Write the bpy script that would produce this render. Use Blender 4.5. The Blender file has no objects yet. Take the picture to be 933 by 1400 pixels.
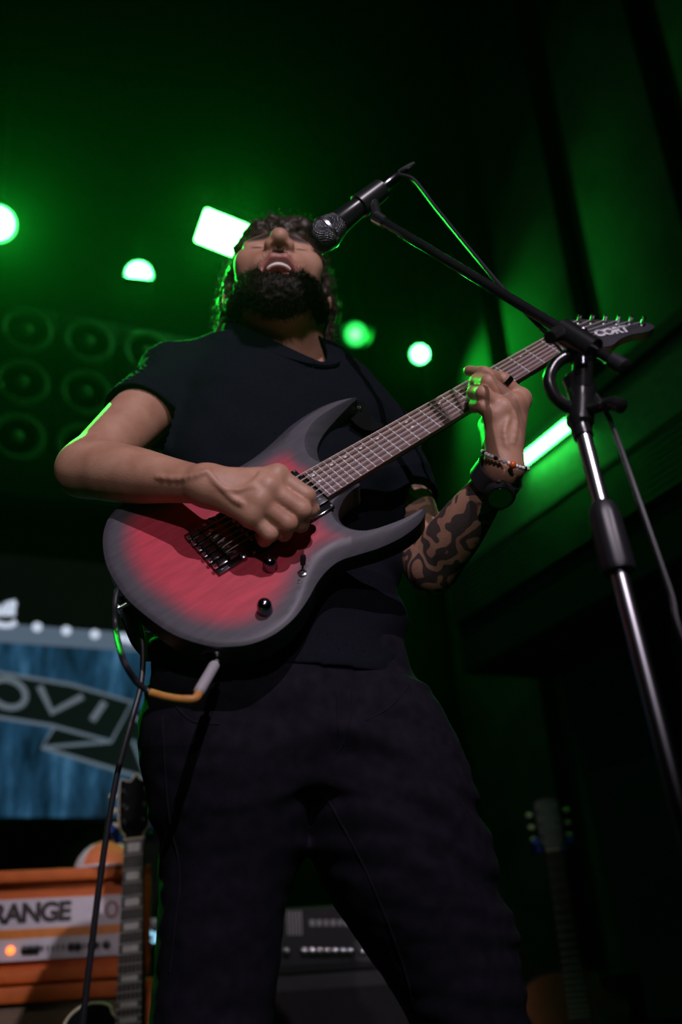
import bpy, bmesh, math, random
import numpy as np
from mathutils import Vector, Matrix
from mathutils.geometry import delaunay_2d_cdt

SC = bpy.context.scene
COL = SC.collection
rnd = random.Random(7)
RAD = math.radians

# ---------------------------------------------------------------- camera
PITCH, ROLL, FPX = RAD(25), RAD(4), 1361.1
CAM = np.array([0.0, 0.0, 0.63])
FW = np.array([0, math.cos(PITCH), math.sin(PITCH)])
_R0 = np.array([1.0, 0, 0]); _U0 = np.array([0, -math.sin(PITCH), math.cos(PITCH)])
RT = math.cos(ROLL) * _R0 - math.sin(ROLL) * _U0
UP = math.cos(ROLL) * _U0 + math.sin(ROLL) * _R0
cd = bpy.data.cameras.new('camera')
cam = bpy.data.objects.new('camera', cd); COL.objects.link(cam)
cd.sensor_fit = 'VERTICAL'; cd.sensor_height = 36.0; cd.lens = 35.0
cd.clip_start = 0.02; cd.clip_end = 60
cam.matrix_world = Matrix((( RT[0], UP[0], -FW[0], CAM[0]), (RT[1], UP[1], -FW[1], CAM[1]), (RT[2], UP[2], -FW[2], CAM[2]), (0, 0, 0, 1)))
cd.dof.use_dof = True; cd.dof.focus_distance = 1.38; cd.dof.aperture_fstop = 2.2
SC.camera = cam

# ---------------------------------------------------------------- world, exposure
SC.view_settings.view_transform = 'Standard'; SC.view_settings.look = 'None'
SC.view_settings.exposure = 0.0; SC.view_settings.gamma = 1.0
SC.view_settings.use_curve_mapping = False
SC.cycles.use_denoising = True
SC.cycles.max_bounces = 5; SC.cycles.diffuse_bounces = 2; SC.cycles.volume_bounces = 0
SC.cycles.sample_clamp_indirect = 4.0
world = bpy.data.worlds.new('dark_hall'); SC.world = world; world.use_nodes = True
world.node_tree.nodes['Background'].inputs[0].default_value = (0, 0, 0, 1)
world.node_tree.nodes['Background'].inputs[1].default_value = 0.0

# thin stage haze fills the hall
_wn = world.node_tree; _vs = _wn.nodes.new('ShaderNodeVolumeScatter'); _vs.inputs['Density'].default_value = 0.0004
_vs.inputs['Anisotropy'].default_value = 0.86
_wn.links.new(_vs.outputs[0], _wn.nodes['World Output'].inputs['Volume'])

def spot_light(name, loc, target, energy, color, angle, blend=0.3, radius=0.05):
    l = bpy.data.lights.new(name, 'SPOT'); l.energy = energy; l.color = color
    l.spot_size = RAD(angle); l.spot_blend = blend; l.shadow_soft_size = radius
    o = bpy.data.objects.new(name, l); COL.objects.link(o)
    d = Vector(target) - Vector(loc)
    o.location = loc; o.rotation_euler = d.to_track_quat('-Z', 'Y').to_euler()
    return o
# the pale lavender front-of-house spot above the audience, to the singer's left
spot_light('front_spot_offscreen', (1.08, -2.4, 3.95), (-0.06, 1.3, 1.30), 470, (0.98, 0.84, 1.0), 18.5, 0.5, 0.025)
# a second, lower one at the back of the hall
spot_light('front_spot_low_offscreen', (0.45, -3.3, 2.3), (-0.02, 1.3, 1.38), 185, (1.0, 0.84, 0.96), 15, 0.6, 0.03)
# weaker warm house spot on the backline amplifiers
spot_light('backline_spot_offscreen', (-2.6, -0.4, 3.6), (-0.92, 2.6, 0.80), 50, (1.0, 0.86, 0.78), 27, 0.5, 0.05)

# ---------------------------------------------------------------- pixel rays -> places
def ray(px, py):
    return FW + (px - 466.5) / FPX * RT - (py - 700) / FPX * UP
def W(px, py, Y):
    d = ray(px, py); return CAM + d * ((Y - CAM[1]) / d[1])
def on_plane(px, py, o, n):
    d = ray(px, py); o = np.asarray(o); n = np.asarray(n)
    return CAM + d * (((o - CAM) @ n) / (d @ n))
def on_ray_at(px, py, c, dist, near=True):
    d = ray(px, py); d = d / np.linalg.norm(d); m = CAM - c
    b = m @ d; disc = b * b - (m @ m - dist * dist)
    s = math.sqrt(max(disc, 0)); return CAM + d * (-b - s if near else -b + s)
# guitar frame: x from bridge to nut, y to the bass side, z out of the face
GM = np.array([[0.81929, -0.57338, -0.00035], [0.17117, 0.24515, -0.95425], [0.54724, 0.78175, 0.299]])
GT = np.array([-0.16183, 1.18622, 1.15379])
def G(px, py, z):
    return on_plane(px, py, GT + GM[:, 2] * z, GM[:, 2])
def GL(x, y, z):
    return GT + GM @ np.array([x, y, z])
def nrm(v):
    v = np.asarray(v, float); return v / np.linalg.norm(v)

# ---------------------------------------------------------------- materials
def mat(name, col, rough=0.5, metal=0.0, var=0.12, scale=40.0, bump=0.0, bscale=None, coat=0.0, spec=0.5, stretch=None):
    m = bpy.data.materials.new(name); m.use_nodes = True; nt = m.node_tree
    b = nt.nodes['Principled BSDF']
    tc = nt.nodes.new('ShaderNodeTexCoord'); mp = nt.nodes.new('ShaderNodeMapping')
    if stretch: mp.inputs['Scale'].default_value = stretch
    nt.links.new(tc.outputs['Object'], mp.inputs['Vector'])
    nz = nt.nodes.new('ShaderNodeTexNoise'); nz.inputs['Scale'].default_value = scale; nz.inputs['Detail'].default_value = 4
    nt.links.new(mp.outputs[0], nz.inputs['Vector'])
    rp = nt.nodes.new('ShaderNodeValToRGB')
    c0 = [max(0, c * (1 - var)) for c in col]; c1 = [min(1, c * (1 + var)) for c in col]
    rp.color_ramp.elements[0].position = 0.3; rp.color_ramp.elements[1].position = 0.7
    rp.color_ramp.elements[0].color = (*c0, 1); rp.color_ramp.elements[1].color = (*c1, 1)
    nt.links.new(nz.outputs['Fac'], rp.inputs['Fac']); nt.links.new(rp.outputs['Color'], b.inputs['Base Color'])
    b.inputs['Roughness'].default_value = rough; b.inputs['Metallic'].default_value = metal
    b.inputs['Coat Weight'].default_value = coat; b.inputs['Specular IOR Level'].default_value = spec
    if bump:
        bn = nt.nodes.new('ShaderNodeTexNoise'); bn.inputs['Scale'].default_value = bscale or scale * 5
        bn.inputs['Detail'].default_value = 3
        nt.links.new(mp.outputs[0], bn.inputs['Vector'])
        bp = nt.nodes.new('ShaderNodeBump'); bp.inputs['Strength'].default_value = bump; bp.inputs['Distance'].default_value = 0.002
        nt.links.new(bn.outputs['Fac'], bp.inputs['Height']); nt.links.new(bp.outputs[0], b.inputs['Normal'])
    return m
def emit(name, col, strength, base=(0.02, 0.02, 0.02)):
    m = bpy.data.materials.new(name); m.use_nodes = True; b = m.node_tree.nodes['Principled BSDF']
    b.inputs['Base Color'].default_value = (*base, 1); b.inputs['Emission Color'].default_value = (*col, 1)
    b.inputs['Emission Strength'].default_value = strength; b.inputs['Roughness'].default_value = 0.4
    return m
MT = dict(
    black_plastic=mat('black_plastic', (0.012, 0.012, 0.013), 0.32),
    black_gloss=mat('black_gloss', (0.008, 0.008, 0.009), 0.12, coat=0.6),
    black_matte=mat('black_matte', (0.014, 0.014, 0.015), 0.75),
    rubber=mat('rubber', (0.016, 0.016, 0.019), 0.42),
    chrome=mat('chrome', (0.75, 0.75, 0.78), 0.16, 1.0, var=0.05),
    dark_chrome=mat('dark_chrome', (0.20, 0.20, 0.22), 0.18, 1.0, var=0.05),
    nickel=mat('nickel', (0.78, 0.77, 0.80), 0.3, 0.55, var=0.05),
    fret_wire=mat('fret_wire', (0.70, 0.70, 0.70), 0.35, 0.5, var=0.05),
    steel=mat('steel', (0.6, 0.6, 0.63), 0.28, 1.0, var=0.05),
    black_paint=mat('black_paint', (0.010, 0.010, 0.011), 0.25, coat=0.15),
    black_tube=mat('black_tube', (0.10, 0.10, 0.115), 0.2, 0.9),
    wall=mat('dark_wall', (0.018, 0.018, 0.02), 0.9, var=0.3, scale=6, bump=0.3, bscale=30),
    stage=mat('stage_floor', (0.02, 0.02, 0.02), 0.55, var=0.4, scale=9, bump=0.3, bscale=60),
    panel=mat('acoustic_panel', (0.11, 0.115, 0.11), 0.95, var=0.25, scale=5, bump=0.3, bscale=200),
    fascia=mat('painted_fascia', (0.17, 0.175, 0.17), 0.7, var=0.2, scale=8, stretch=(6, 1, 6)),
    groove=mat('grooved_board', (0.07, 0.07, 0.07), 0.7, var=0.3, scale=8),
)

# ---------------------------------------------------------------- mesh builder
def frame_from(d):
    d = nrm(d); a = np.array([0, 0, 1.0]) if abs(d[2]) < 0.9 else np.array([1.0, 0, 0])
    x = nrm(np.cross(a, d)); return x, np.cross(d, x), d
class MB:
    def __init__(s): s.v = []; s.f = []
    def add(s, vs, fs):
        o = len(s.v); s.v += [tuple(float(c) for c in p) for p in vs]; s.f += [tuple(i + o for i in q) for q in fs]; return s
    def box(s, c, size, rot=None, bev=0.0):
        hx, hy, hz = [q / 2 for q in size]
        if bev > 0:
            bm = bmesh.new(); bmesh.ops.create_cube(bm, size=1.0)
            for q in bm.verts: q.co = Vector((q.co.x * size[0], q.co.y * size[1], q.co.z * size[2]))
            bmesh.ops.bevel(bm, geom=bm.edges[:], offset=bev, segments=2, affect='EDGES', profile=0.6)
            vs = [np.array(q.co) for q in bm.verts]; fs = [[q.index for q in f.verts] for f in bm.faces]; bm.free()
        else:
            vs = [np.array((x, y, z)) for x in (-hx, hx) for y in (-hy, hy) for z in (-hz, hz)]
            fs = [(0, 1, 3, 2), (4, 6, 7, 5), (0, 4, 5, 1), (2, 3, 7, 6), (0, 2, 6, 4), (1, 5, 7, 3)]
        c = np.asarray(c, float)
        if rot is not None: R = np.asarray(rot); vs = [R @ q for q in vs]
        return s.add([q + c for q in vs], fs)
    def lathe(s, p, d, prof, seg=24, sx=1.0, cap=True):
        """prof: (distance along d, radius) pairs from p."""
        x, y, d = frame_from(d); p = np.asarray(p, float); vs = []; fs = []
        for t, r in prof:
            for k in range(seg):
                a = 2 * math.pi * k / seg
                vs.append(p + d * t + (x * math.cos(a) * sx + y * math.sin(a)) * r)
        for i in range(len(prof) - 1):
            for k in range(seg):
                k2 = (k + 1) % seg
                fs.append((i * seg + k, i * seg + k2, (i + 1) * seg + k2, (i + 1) * seg + k))
        if cap:
            fs.append(tuple(range(seg - 1, -1, -1))); n = len(prof) - 1
            fs.append(tuple(n * seg + k for k in range(seg)))
        return s.add(vs, fs)
    def cyl(s, a, b, r0, r1=None, seg=20):
        a = np.asarray(a, float); b = np.asarray(b, float); r1 = r0 if r1 is None else r1
        return s.lathe(a, b - a, [(0, r0), (np.linalg.norm(b - a), r1)], seg)
    def sphere(s, c, r, seg=16, rings=8, sc=(1, 1, 1)):
        vs = []; fs = []; c = np.asarray(c, float)
        for i in range(rings + 1):
            t = math.pi * i / rings
            for k in range(seg):
                a = 2 * math.pi * k / seg
                vs.append(c + r * np.array((math.sin(t) * math.cos(a) * sc[0], math.sin(t) * math.sin(a) * sc[1], math.cos(t) * sc[2])))
        for i in range(rings):
            for k in range(seg):
                k2 = (k + 1) % seg; fs.append((i * seg + k, (i + 1) * seg + k, (i + 1) * seg + k2, i * seg + k2))
        return s.add(vs, fs)
    def tube(s, pts, r, seg=10, closed=False, flat=None):
        pts = [np.asarray(p, float) for p in pts]; n = len(pts); vs = []; fs = []
        rr = r if hasattr(r, '__len__') else [r] * n
        px = None
        for i in range(n):
            if closed: t = pts[(i + 1) % n] - pts[i - 1]
            else: t = pts[min(i + 1, n - 1)] - pts[max(i - 1, 0)]
            t = nrm(t)
            if px is None: px = frame_from(t)[0]
            px = nrm(px - (px @ t) * t); py = np.cross(t, px)
            for k in range(seg):
                a = 2 * math.pi * k / seg; vs.append(pts[i] + rr[i] * (px * math.cos(a) + py * math.sin(a)))
        m = n if closed else n - 1
        for i in range(m):
            j = (i + 1) % n
            for k in range(seg):
                k2 = (k + 1) % seg; fs.append((i * seg + k, i * seg + k2, j * seg + k2, j * seg + k))
        if not closed:
            fs.append(tuple(range(seg - 1, -1, -1))); fs.append(tuple((n - 1) * seg + k for k in range(seg)))
        return s.add(vs, fs)
    def strap(s, pts, nors, w, th):
        """flat band through pts, face normal nors, width w, thickness th."""
        pts = [np.asarray(p, float) for p in pts]; n = len(pts); vs = []; fs = []
        for i in range(n):
            t = nrm(pts[min(i + 1, n - 1)] - pts[max(i - 1, 0)]); nn = np.asarray(nors[i], float)
            nn = nrm(nn - (nn @ t) * t); b = np.cross(t, nn)
            for u, q in ((-1, -1), (1, -1), (1, 1), (-1, 1)): vs.append(pts[i] + b * u * w / 2 + nn * q * th / 2)
        for i in range(n - 1):
            for k in range(4):
                k2 = (k + 1) % 4; fs.append((i * 4 + k, i * 4 + k2, i * 4 + 4 + k2, i * 4 + 4 + k))
        fs += [(3, 2, 1, 0), tuple((n - 1) * 4 + k for k in range(4))]
        return s.add(vs, fs)
    def prism(s, outline, z0, z1, fn=None, z0b=0.0):
        """outline: 2D loop; extruded from z0 to z1; fn maps local (x,y,z) -> position."""
        fn = fn or (lambda x, y, z: np.array((x, y, z))); n = len(outline)
        vs = [fn(x, y, z0) for x, y in outline] + [fn(x, y, z1) for x, y in outline]
        fs = [(i, (i + 1) % n, n + (i + 1) % n, n + i) for i in range(n)] + [tuple(range(n - 1, -1, -1)), tuple(range(n, 2 * n))]
        return s.add(vs, fs)
    def build(s, name, m, parent=None, world=False, smooth=35, label=None):
        me = bpy.data.meshes.new(name); vs = s.v
        if world and parent is not None:
            mw = parent.matrix_basis.copy(); up_p = parent.parent
            while up_p is not None: mw = up_p.matrix_basis @ mw; up_p = up_p.parent
            inv = np.array(mw.inverted()); a = np.array(vs); vs = (a @ inv[:3, :3].T + inv[:3, 3]).tolist()
        me.from_pydata(vs, [], s.f); me.validate(); me.update()
        bm = bmesh.new(); bm.from_mesh(me); bmesh.ops.recalc_face_normals(bm, faces=bm.faces[:]); bm.to_mesh(me); bm.free()
        if smooth:
            me.shade_smooth()
            me.set_sharp_from_angle(angle=RAD(smooth))
        return link(name, me, m, parent, label)
def link(name, me, m, parent=None, label=None):
    o = bpy.data.objects.new(name, me); COL.objects.link(o)
    if m is not None: me.materials.append(MT[m] if isinstance(m, str) else m)
    if parent is not None: o.parent = parent
    if label: o['label'] = label
    return o
def thing(name, label, cat, loc=(0, 0, 0), rot=None, group=None):
    o = bpy.data.objects.new(name, None); COL.objects.link(o); o.empty_display_size = 0.05
    M = Matrix.Translation(Vector([float(c) for c in loc]))
    if rot is not None:
        M = M @ (rot if isinstance(rot, Matrix) else Matrix([list(map(float, r)) for r in rot]).to_4x4())
    o.matrix_basis = M
    return tag(o, label, cat, group)
def tag(o, label, cat, group=None):
    o['label'] = label; o['category'] = cat
    if group: o['group'] = group
    return o
def struct(o):
    o['kind'] = 'structure'; return o
def copy_tree(o, parent=None):
    c = o.copy(); COL.objects.link(c); c.parent = parent
    for ch in list(o.children): copy_tree(ch, c)
    return c
def rotz(deg):
    a = RAD(deg); return np.array([[math.cos(a), -math.sin(a), 0], [math.sin(a), math.cos(a), 0], [0, 0, 1.0]])
def catmull(pts, n=8, closed=False):
    P = [np.asarray(p, float) for p in pts]; out = []; m = len(P)
    for i in range(m if closed else m - 1):
        g = (lambda k: P[k % m]) if closed else (lambda k: P[min(max(k, 0), m - 1)])
        p0, p1, p2, p3 = g(i - 1), g(i), g(i + 1), g(i + 2)
        for k in range(n):
            t = k / n
            out.append(0.5 * (2 * p1 + (p2 - p0) * t + (2 * p0 - 5 * p1 + 4 * p2 - p3) * t * t + (3 * p1 - p0 - 3 * p2 + p3) * t ** 3))
    if not closed: out.append(P[-1])
    return out
def text_mesh(txt, size, depth=0.0004, offset=0.0, shear=0.0, space=1.0):
    c = bpy.data.curves.new('lettering', 'FONT'); c.body = txt; c.size = size; c.extrude = depth; c.offset = offset
    c.align_x = 'CENTER'; c.align_y = 'CENTER'; c.shear = shear; c.space_character = space
    o = bpy.data.objects.new('lettering', c); COL.objects.link(o)
    dg = bpy.context.evaluated_depsgraph_get(); me = bpy.data.meshes.new_from_object(o.evaluated_get(dg))
    bpy.data.objects.remove(o); bpy.data.curves.remove(c); return me

# ================================================================ the room
YAW = 26.0
RM = rotz(YAW); E1, E2 = RM[:, 0], RM[:, 1]
_c = W(583, 484, 5.0)
XR, YB = float(_c @ E1), float(_c @ E2)
def RW(x, y, z): return E1 * x + E2 * y + np.array([0, 0, z])
def right_wall(px, py, off=0.0):
    p = on_plane(px, py, E1 * (XR - off), E1); return float(p @ E2), float(p[2])
def back_wall(px, py, off=0.0):
    p = on_plane(px, py, E2 * (YB - off), E2); return float(p @ E1), float(p[2])
CEIL = 6.2
def rbox(x0, x1, y0, y1, z0, z1, mb=None):
    mb = mb or MB(); return mb.box(RW((x0 + x1) / 2, (y0 + y1) / 2, (z0 + z1) / 2), (x1 - x0, y1 - y0, z1 - z0), RM)
XL, YF = XR - 7.5, -0.25
struct(rbox(XL, XR, 0.55, YB, -0.15, 0.0).build('floor', 'stage'))
struct(rbox(XL, XR + 0.2, YB, YB + 0.2, -0.15, CEIL).build('wall_back', 'wall'))
wr = struct(rbox(XR, XR + 0.2, YF, YB, -0.15, CEIL).build('wall_right', 'wall'))
struct(rbox(XL - 0.2, XL, YF, YB + 0.2, -0.15, CEIL).build('wall_left', 'wall'))
struct(rbox(XL - 0.2, XR + 0.2, YF, YB + 0.2, CEIL, CEIL + 0.2).build('ceiling', 'wall'))
# tall acoustic panels on the right wall, with dark gaps between them
gaps = []
for (xa, ya), (xb, yb) in (((641, 271), (666, 271)), ((759, 271), (793, 271)), ((893, 143), (940, 143))):
    gaps.append((right_wall(xa, ya, 0.05)[0], right_wall(xb, yb, 0.05)[0]))
edges = [YB - 0.02, gaps[0][0], gaps[0][1], gaps[1][0], gaps[1][1], gaps[2][0], gaps[2][1], 0.2]
for i in range(0, 8, 2):
    b, a = edges[i], edges[i + 1]
    MB().box(RW(XR - 0.035, (a + b) / 2, (0.4 + CEIL) / 2), (0.07, b - a, CEIL - 0.45), RM, 0.012).build('panel', 'panel', wr)
# soffit beam that runs along the right wall
OFF = 0.55
sb_top = np.mean([right_wall(px, py, OFF)[1] for px, py in ((925, 432), (800, 545), (700, 636))])
sb_low = np.mean([right_wall(px, py, OFF)[1] for px, py in ((925, 560), (820, 640), (700, 735))])
sb_bot = sb_low - 0.42
sb_end = right_wall(612, 800, OFF)[0]
beam = rbox(XR - OFF + 0.03, XR - 0.07, 0.3, sb_end, sb_bot, sb_top - 0.02).build('trim_1', 'wall'); struct(beam)
rbox(XR - OFF, XR - OFF + 0.03, 0.3, sb_end, sb_low, sb_top - 0.03).build('fascia_board', 'fascia', beam)
rbox(XR - OFF - 0.025, XR - OFF + 0.03, 0.3, sb_end, sb_top - 0.03, sb_top + 0.02).build('top_rail', 'black_matte', beam)
gz = np.linspace(sb_low - 0.012, sb_low - 0.20, 9)
for z in gz:
    rbox(XR - OFF + 0.004, XR - OFF + 0.03, 0.3, sb_end, z - 0.008, z + 0.006).build('slat', 'groove', beam)

# ================================================================ stage lights
GREEN = (0.012, 1.0, 0.05)
MT['lens_green'] = emit('lens_green', (0.06, 1.0, 0.16), 40)
MT['lens_soft'] = emit('lens_soft', (0.03, 1.0, 0.12), 1.6)
MT['bulb_soft'] = emit('bulb_soft', (0.35, 1.0, 0.5), 1.3)
MT['panel_led'] = emit('panel_led', (0.12, 1.0, 0.18), 28)
MT['tube_led'] = emit('tube_led', (0.04, 1.0, 0.09), 38)
def par_can(label, px, py, Y, r, aim, energy, lens='lens_green', angle=70, half=False):
    p = W(px, py, Y); d = nrm(np.asarray(aim) - p)
    t = thing('stage_light', label, 'stage light', p, None, 'green stage lights on the back bars')
    MB().lathe(p, -d, [(-0.05 * 0, r * 1.18), (0.01, r * 1.22), (0.10, r * 1.2), (0.17, r * 0.9), (0.22, r * 0.5), (0.235, r * 0.2)], 28).build('housing', 'black_matte', t, True)
    rim = MB().lathe(p, d, [(0.0, r * 1.02), (0.0, r * 1.24), (0.035, r * 1.24), (0.035, r * 1.14), (0.004, r * 1.02)], 28, cap=False).build('rim', 'black_plastic', t, True)
    MB().lathe(p, d, [(0.002, r), (0.012, r * 0.8), (0.017, r * 0.4), (0.018, 0.004)], 28).build('lens', lens, t, True)
    if lens == 'lens_soft': MB().lathe(p, d, [(0.017, r * 0.5), (0.02, r * 0.3)], 20).build('bulb', 'bulb_soft', t, True)
    if half:   # added flap that masks the lower lens, so it looks half lit
        x, y, _ = frame_from(d); upv = nrm(np.array([0, 0, 1.0]) - d[2] * d)
        sd = np.cross(d, upv); c = p + d * 0.05 - upv * r * 0.72
        MB().box(c, (r * 2.5, 0.004, r * 1.2), np.stack([sd, nrm(d * 0.9 - upv * 0.2) * 1.0, nrm(np.cross(sd, nrm(d * 0.9 - upv * 0.2)))], 1)).build('added_flap', 'black_matte', t, True)
    sd = nrm(np.cross(d, (0, 0, 1))); q = p - d * 0.07
    arch = [q + sd * r * 1.35 * math.cos(a) + np.array([0, 0, 1]) * r * 2.0 * math.sin(a) for a in np.linspace(0, math.pi, 13)]
    MB().tube(arch, 0.012, 8).build('yoke', 'black_matte', t, True)
    top = q + np.array([0, 0, r * 2.0])
    MB().cyl(top, (top[0], top[1], CEIL + 0.02), 0.02, seg=10).build('hanger', 'black_matte', t, True)
    o = spot_light('stage_light_beam', p + d * 0.06, p + d, energy, GREEN, angle, 0.6, r * 0.8)
    o.parent = t; o.matrix_parent_inverse = t.matrix_basis.inverted()
    return t
par_can('round green stage light with a wide glow, above the speaker boxes', -4, 305, 3.3, 0.066, (-0.15, 1.35, 1.42), 640, angle=36)
par_can('small green stage light half masked by an added flap, above the speaker boxes', 190, 376, 4.2, 0.062, (-0.2, 1.3, 1.4), 90, half=True, angle=50)
par_can('oval green stage light turned aside, by the singer\'s ear', 487, 457, 4.4, 0.058, (-0.9, 1.2, 1.5), 14, 'lens_soft')
par_can('green stage light with a round glow by the wall panels', 575, 484, 4.65, 0.044, (-0.45, 1.2, 1.2), 46, angle=150)
# rectangular LED panel behind the singer's head
pc = W(311, 322, 4.0); n = nrm(CAM + np.array([0.1, 0.3, 0.4]) - pc)
ax = nrm(W(345, 330, 4.0) - W(290, 309, 4.0)); ax = nrm(ax - (ax @ n) * n); ay = np.cross(n, ax)
pr = np.stack([ax, ay, n], 1)
t = thing('led_panel_light', 'rectangular green-white LED panel light behind the singer\'s head', 'stage light', pc, pr)
MB().box((0.0, 0, -0.03), (0.31, 0.19, 0.06), None, 0.012).build('housing', 'black_matte', t)
MB().box((0.0, 0, 0.002), (0.285, 0.165, 0.006), None, 0.0028).build('lens', 'panel_led', t)
MB().tube([(-0.165, 0, -0.03), (-0.165, 0.14, -0.05), (0.165, 0.14, -0.05), (0.165, 0, -0.03)], 0.01, 8).build('yoke', 'black_matte', t)
top = pc + pr @ np.array([0, 0.14, -0.05])
MB().cyl(top, (top[0], top[1], CEIL + 0.02), 0.018, seg=10).build('hanger', 'black_matte', t, True)
o = spot_light('led_panel_beam', pc + n * 0.05, (-0.05, 1.38, 1.5), 480, GREEN, 38, 0.6, 0.1); o.parent = t; o.matrix_parent_inverse = t.matrix_basis.inverted()
# slim LED tube on the soffit
ya, za = right_wall(712, 629, OFF + 0.03); yb, zb = right_wall(784, 579, OFF + 0.03); zm = (za + zb) / 2
c = RW(XR - OFF - 0.03, (ya + yb) / 2, zm)
t = thing('led_tube', 'slim glowing green LED tube fixed along the soffit', 'tube light', c, RM)
Lh = abs(ya - yb) / 2
MB().box((0.022, 0, 0), (0.02, 2 * Lh + 0.04, 0.05)).build('housing', 'black_matte', t)
MB().lathe((0.0, -Lh, 0), (0, 1, 0), [(0, 0.02), (2 * Lh, 0.02)], 14).build('tube', 'tube_led', t)
for s_ in (-1, 1): MB().lathe((0.0, s_ * Lh, 0), (0, s_, 0), [(-0.005, 0.024), (0.02, 0.024)], 14).build('end_cap', 'black_plastic', t)

# ================================================================ speaker boxes on the back wall
MT['cab_cloth'] = mat('cab_cloth', (0.10, 0.10, 0.10), 0.85, var=0.25, scale=15, bump=0.2)
MT['cone'] = mat('cone', (0.004, 0.004, 0.004), 0.7, spec=0.2)
MT['surround'] = mat('surround', (0.38, 0.38, 0.38), 0.55)
SOFF = 0.32
u1, v1 = back_wall(30, 522, SOFF); u2, v2 = back_wall(117, 531, SOFF); u3, v3 = back_wall(21, 597, SOFF)
step_u, step_v = u2 - u1, v1 - v3
def speaker_box():
    t = thing('speaker_box', 'x', 'speaker', (0, 0, 0), RM)
    w, h = step_u * 0.985, step_v * 0.985; r = min(w, h) * 0.40
    MB().box((0, SOFF / 2, 0), (w, SOFF - 0.02, h), None, 0.008).build('cabinet', 'cab_cloth', t)
    y0 = 0.008
    MB().lathe((0, y0, 0), (0, -1, 0), [(0, r * 1.08), (0.012, r * 1.06), (0.022, r * 0.98), (0.022, r * 0.9), (0.008, r * 0.80), (0.004, r * 0.76)], 32, cap=False).build('surround', 'surround', t)
    MB().lathe((0, y0, 0), (0, 1, 0), [(-0.006, r * 0.80), (0.0, r * 0.7), (0.0, r * 0.62), (0.0035, r * 0.2), (0.004, 0.003)], 32).build('cone', 'cone', t)
    MB().lathe((0, y0 - 0.003, 0), (0, -1, 0), [(0, r * 0.27), (0.012, r * 0.25), (0.024, r * 0.16), (0.028, 0.004)], 20).build('dust_cap', 'surround', t)
    return t
sp0 = speaker_box()
NC = 5
rown = ['top row', 'middle row', 'bottom row']
coln = ['in the far end column', 'in the column next to the far end', 'in the centre column', 'in the column behind the singer\'s shoulder', 'in the column behind the singer\'s head']
for j in range(3):
    for i in range(NC):
        t = sp0 if (i, j) == (0, 0) else copy_tree(sp0)
        c = RW(u1 + step_u * i, YB - SOFF, v1 + step_v * (1 - j)); t.matrix_basis = Matrix.Translation(Vector(c)) @ Matrix(RM.tolist()).to_4x4()
        tag(t, 'black speaker box with round cone, %s %s' % (rown[j], coln[i]), 'speaker', 'speaker boxes on the back wall')
zl = v1 - step_v * 1.5
sh = rbox(u1 - step_u * 0.6, u1 + step_u * (NC - 0.4), YB - SOFF - 0.06, YB, zl - 0.16, zl).build('trim_2', 'black_matte'); struct(sh)

# ================================================================ video screen
SO = 0.25
def SCR(px, py): return back_wall(px, py, SO)
MT['screen_black'] = emit('screen_black', (0.3, 0.32, 0.32), 0.006)
MT['screen_white'] = emit('screen_white', (0.72, 0.82, 1.0), 0.75)
MT['screen_band'] = emit('screen_band', (0.30, 0.42, 0.58), 0.28)
MT['screen_line'] = emit('screen_line', (0.30, 0.40, 0.50), 0.32)
MT['screen_letter'] = emit('screen_letter', (0.34, 0.42, 0.50), 0.30)
MT['screen_ribbon'] = emit('screen_ribbon', (0.05, 0.09, 0.08), 0.07, (0.003, 0.003, 0.003))
bl = bpy.data.materials.new('screen_blue'); bl.use_nodes = True; nt = bl.node_tree; b = nt.nodes['Principled BSDF']
tc = nt.nodes.new('ShaderNodeTexCoord'); mp = nt.nodes.new('ShaderNodeMapping'); mp.inputs['Scale'].default_value = (5.0, 1, 1.1)
nz = nt.nodes.new('ShaderNodeTexNoise'); nz.inputs['Scale'].default_value = 2.2; nz.inputs['Detail'].default_value = 6; nz.inputs['Roughness'].default_value = 0.65
rp = nt.nodes.new('ShaderNodeValToRGB'); e = rp.color_ramp.elements
e[0].position = 0.36; e[0].color = (0.004, 0.016, 0.03, 1); e[1].position = 0.72; e[1].color = (0.10, 0.30, 0.52, 1)
e_ = rp.color_ramp.elements.new(0.55); e_.color = (0.025, 0.10, 0.20, 1)
nt.links.new(tc.outputs['Object'], mp.inputs[0]); nt.links.new(mp.outputs[0], nz.inputs['Vector']); nt.links.new(nz.outputs['Fac'], rp.inputs[0])
nt.links.new(rp.outputs[0], b.inputs['Emission Color']); b.inputs['Emission Strength'].default_value = 0.5
b.inputs['Base Color'].default_value = (0.01, 0.01, 0.01, 1)
MT['screen_blue'] = bl
uA = SCR(-150, 980)[0]; uB = SCR(330, 980)[0]; vT = SCR(60, 762)[1]; vBand = SCR(100, 848)[1]; vPic = SCR(100, 886)[1]; vB = SCR(100, 1117)[1]
vBand = float(np.mean([SCR(0, 846)[1], SCR(200, 872)[1]])); vPic = float(np.mean([SCR(0, 872)[1], SCR(200, 896)[1]]))
sc_o = RW((uA + uB) / 2, YB - SO, (vT + vB) / 2); su0, sv0 = (uA + uB) / 2, (vT + vB) / 2
t = thing('video_screen', 'wide video screen showing a blue banner with a lettered ribbon, below the speaker boxes', 'screen', sc_o, RM)
screen = t
MB().box((0, 0.05, 0), (uB - uA + 0.06, 0.08, vT - vB + 0.05), None, 0.01).build('casing', 'black_plastic', t)
def srect(name, ua, ub, va, vb, y, m): return MB().box(((ua + ub) / 2 - su0, y, (va + vb) / 2 - sv0), (ub - ua, 0.004, vb - va)).build(name, m, t)
srect('dark_header', uA, uB, vBand, vT, 0.006, 'screen_black')
srect('light_band', uA, uB, vPic, vBand, 0.006, 'screen_band')
pic = srect('picture', uA, uB, vB, vPic, 0.006, 'screen_blue')
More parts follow.
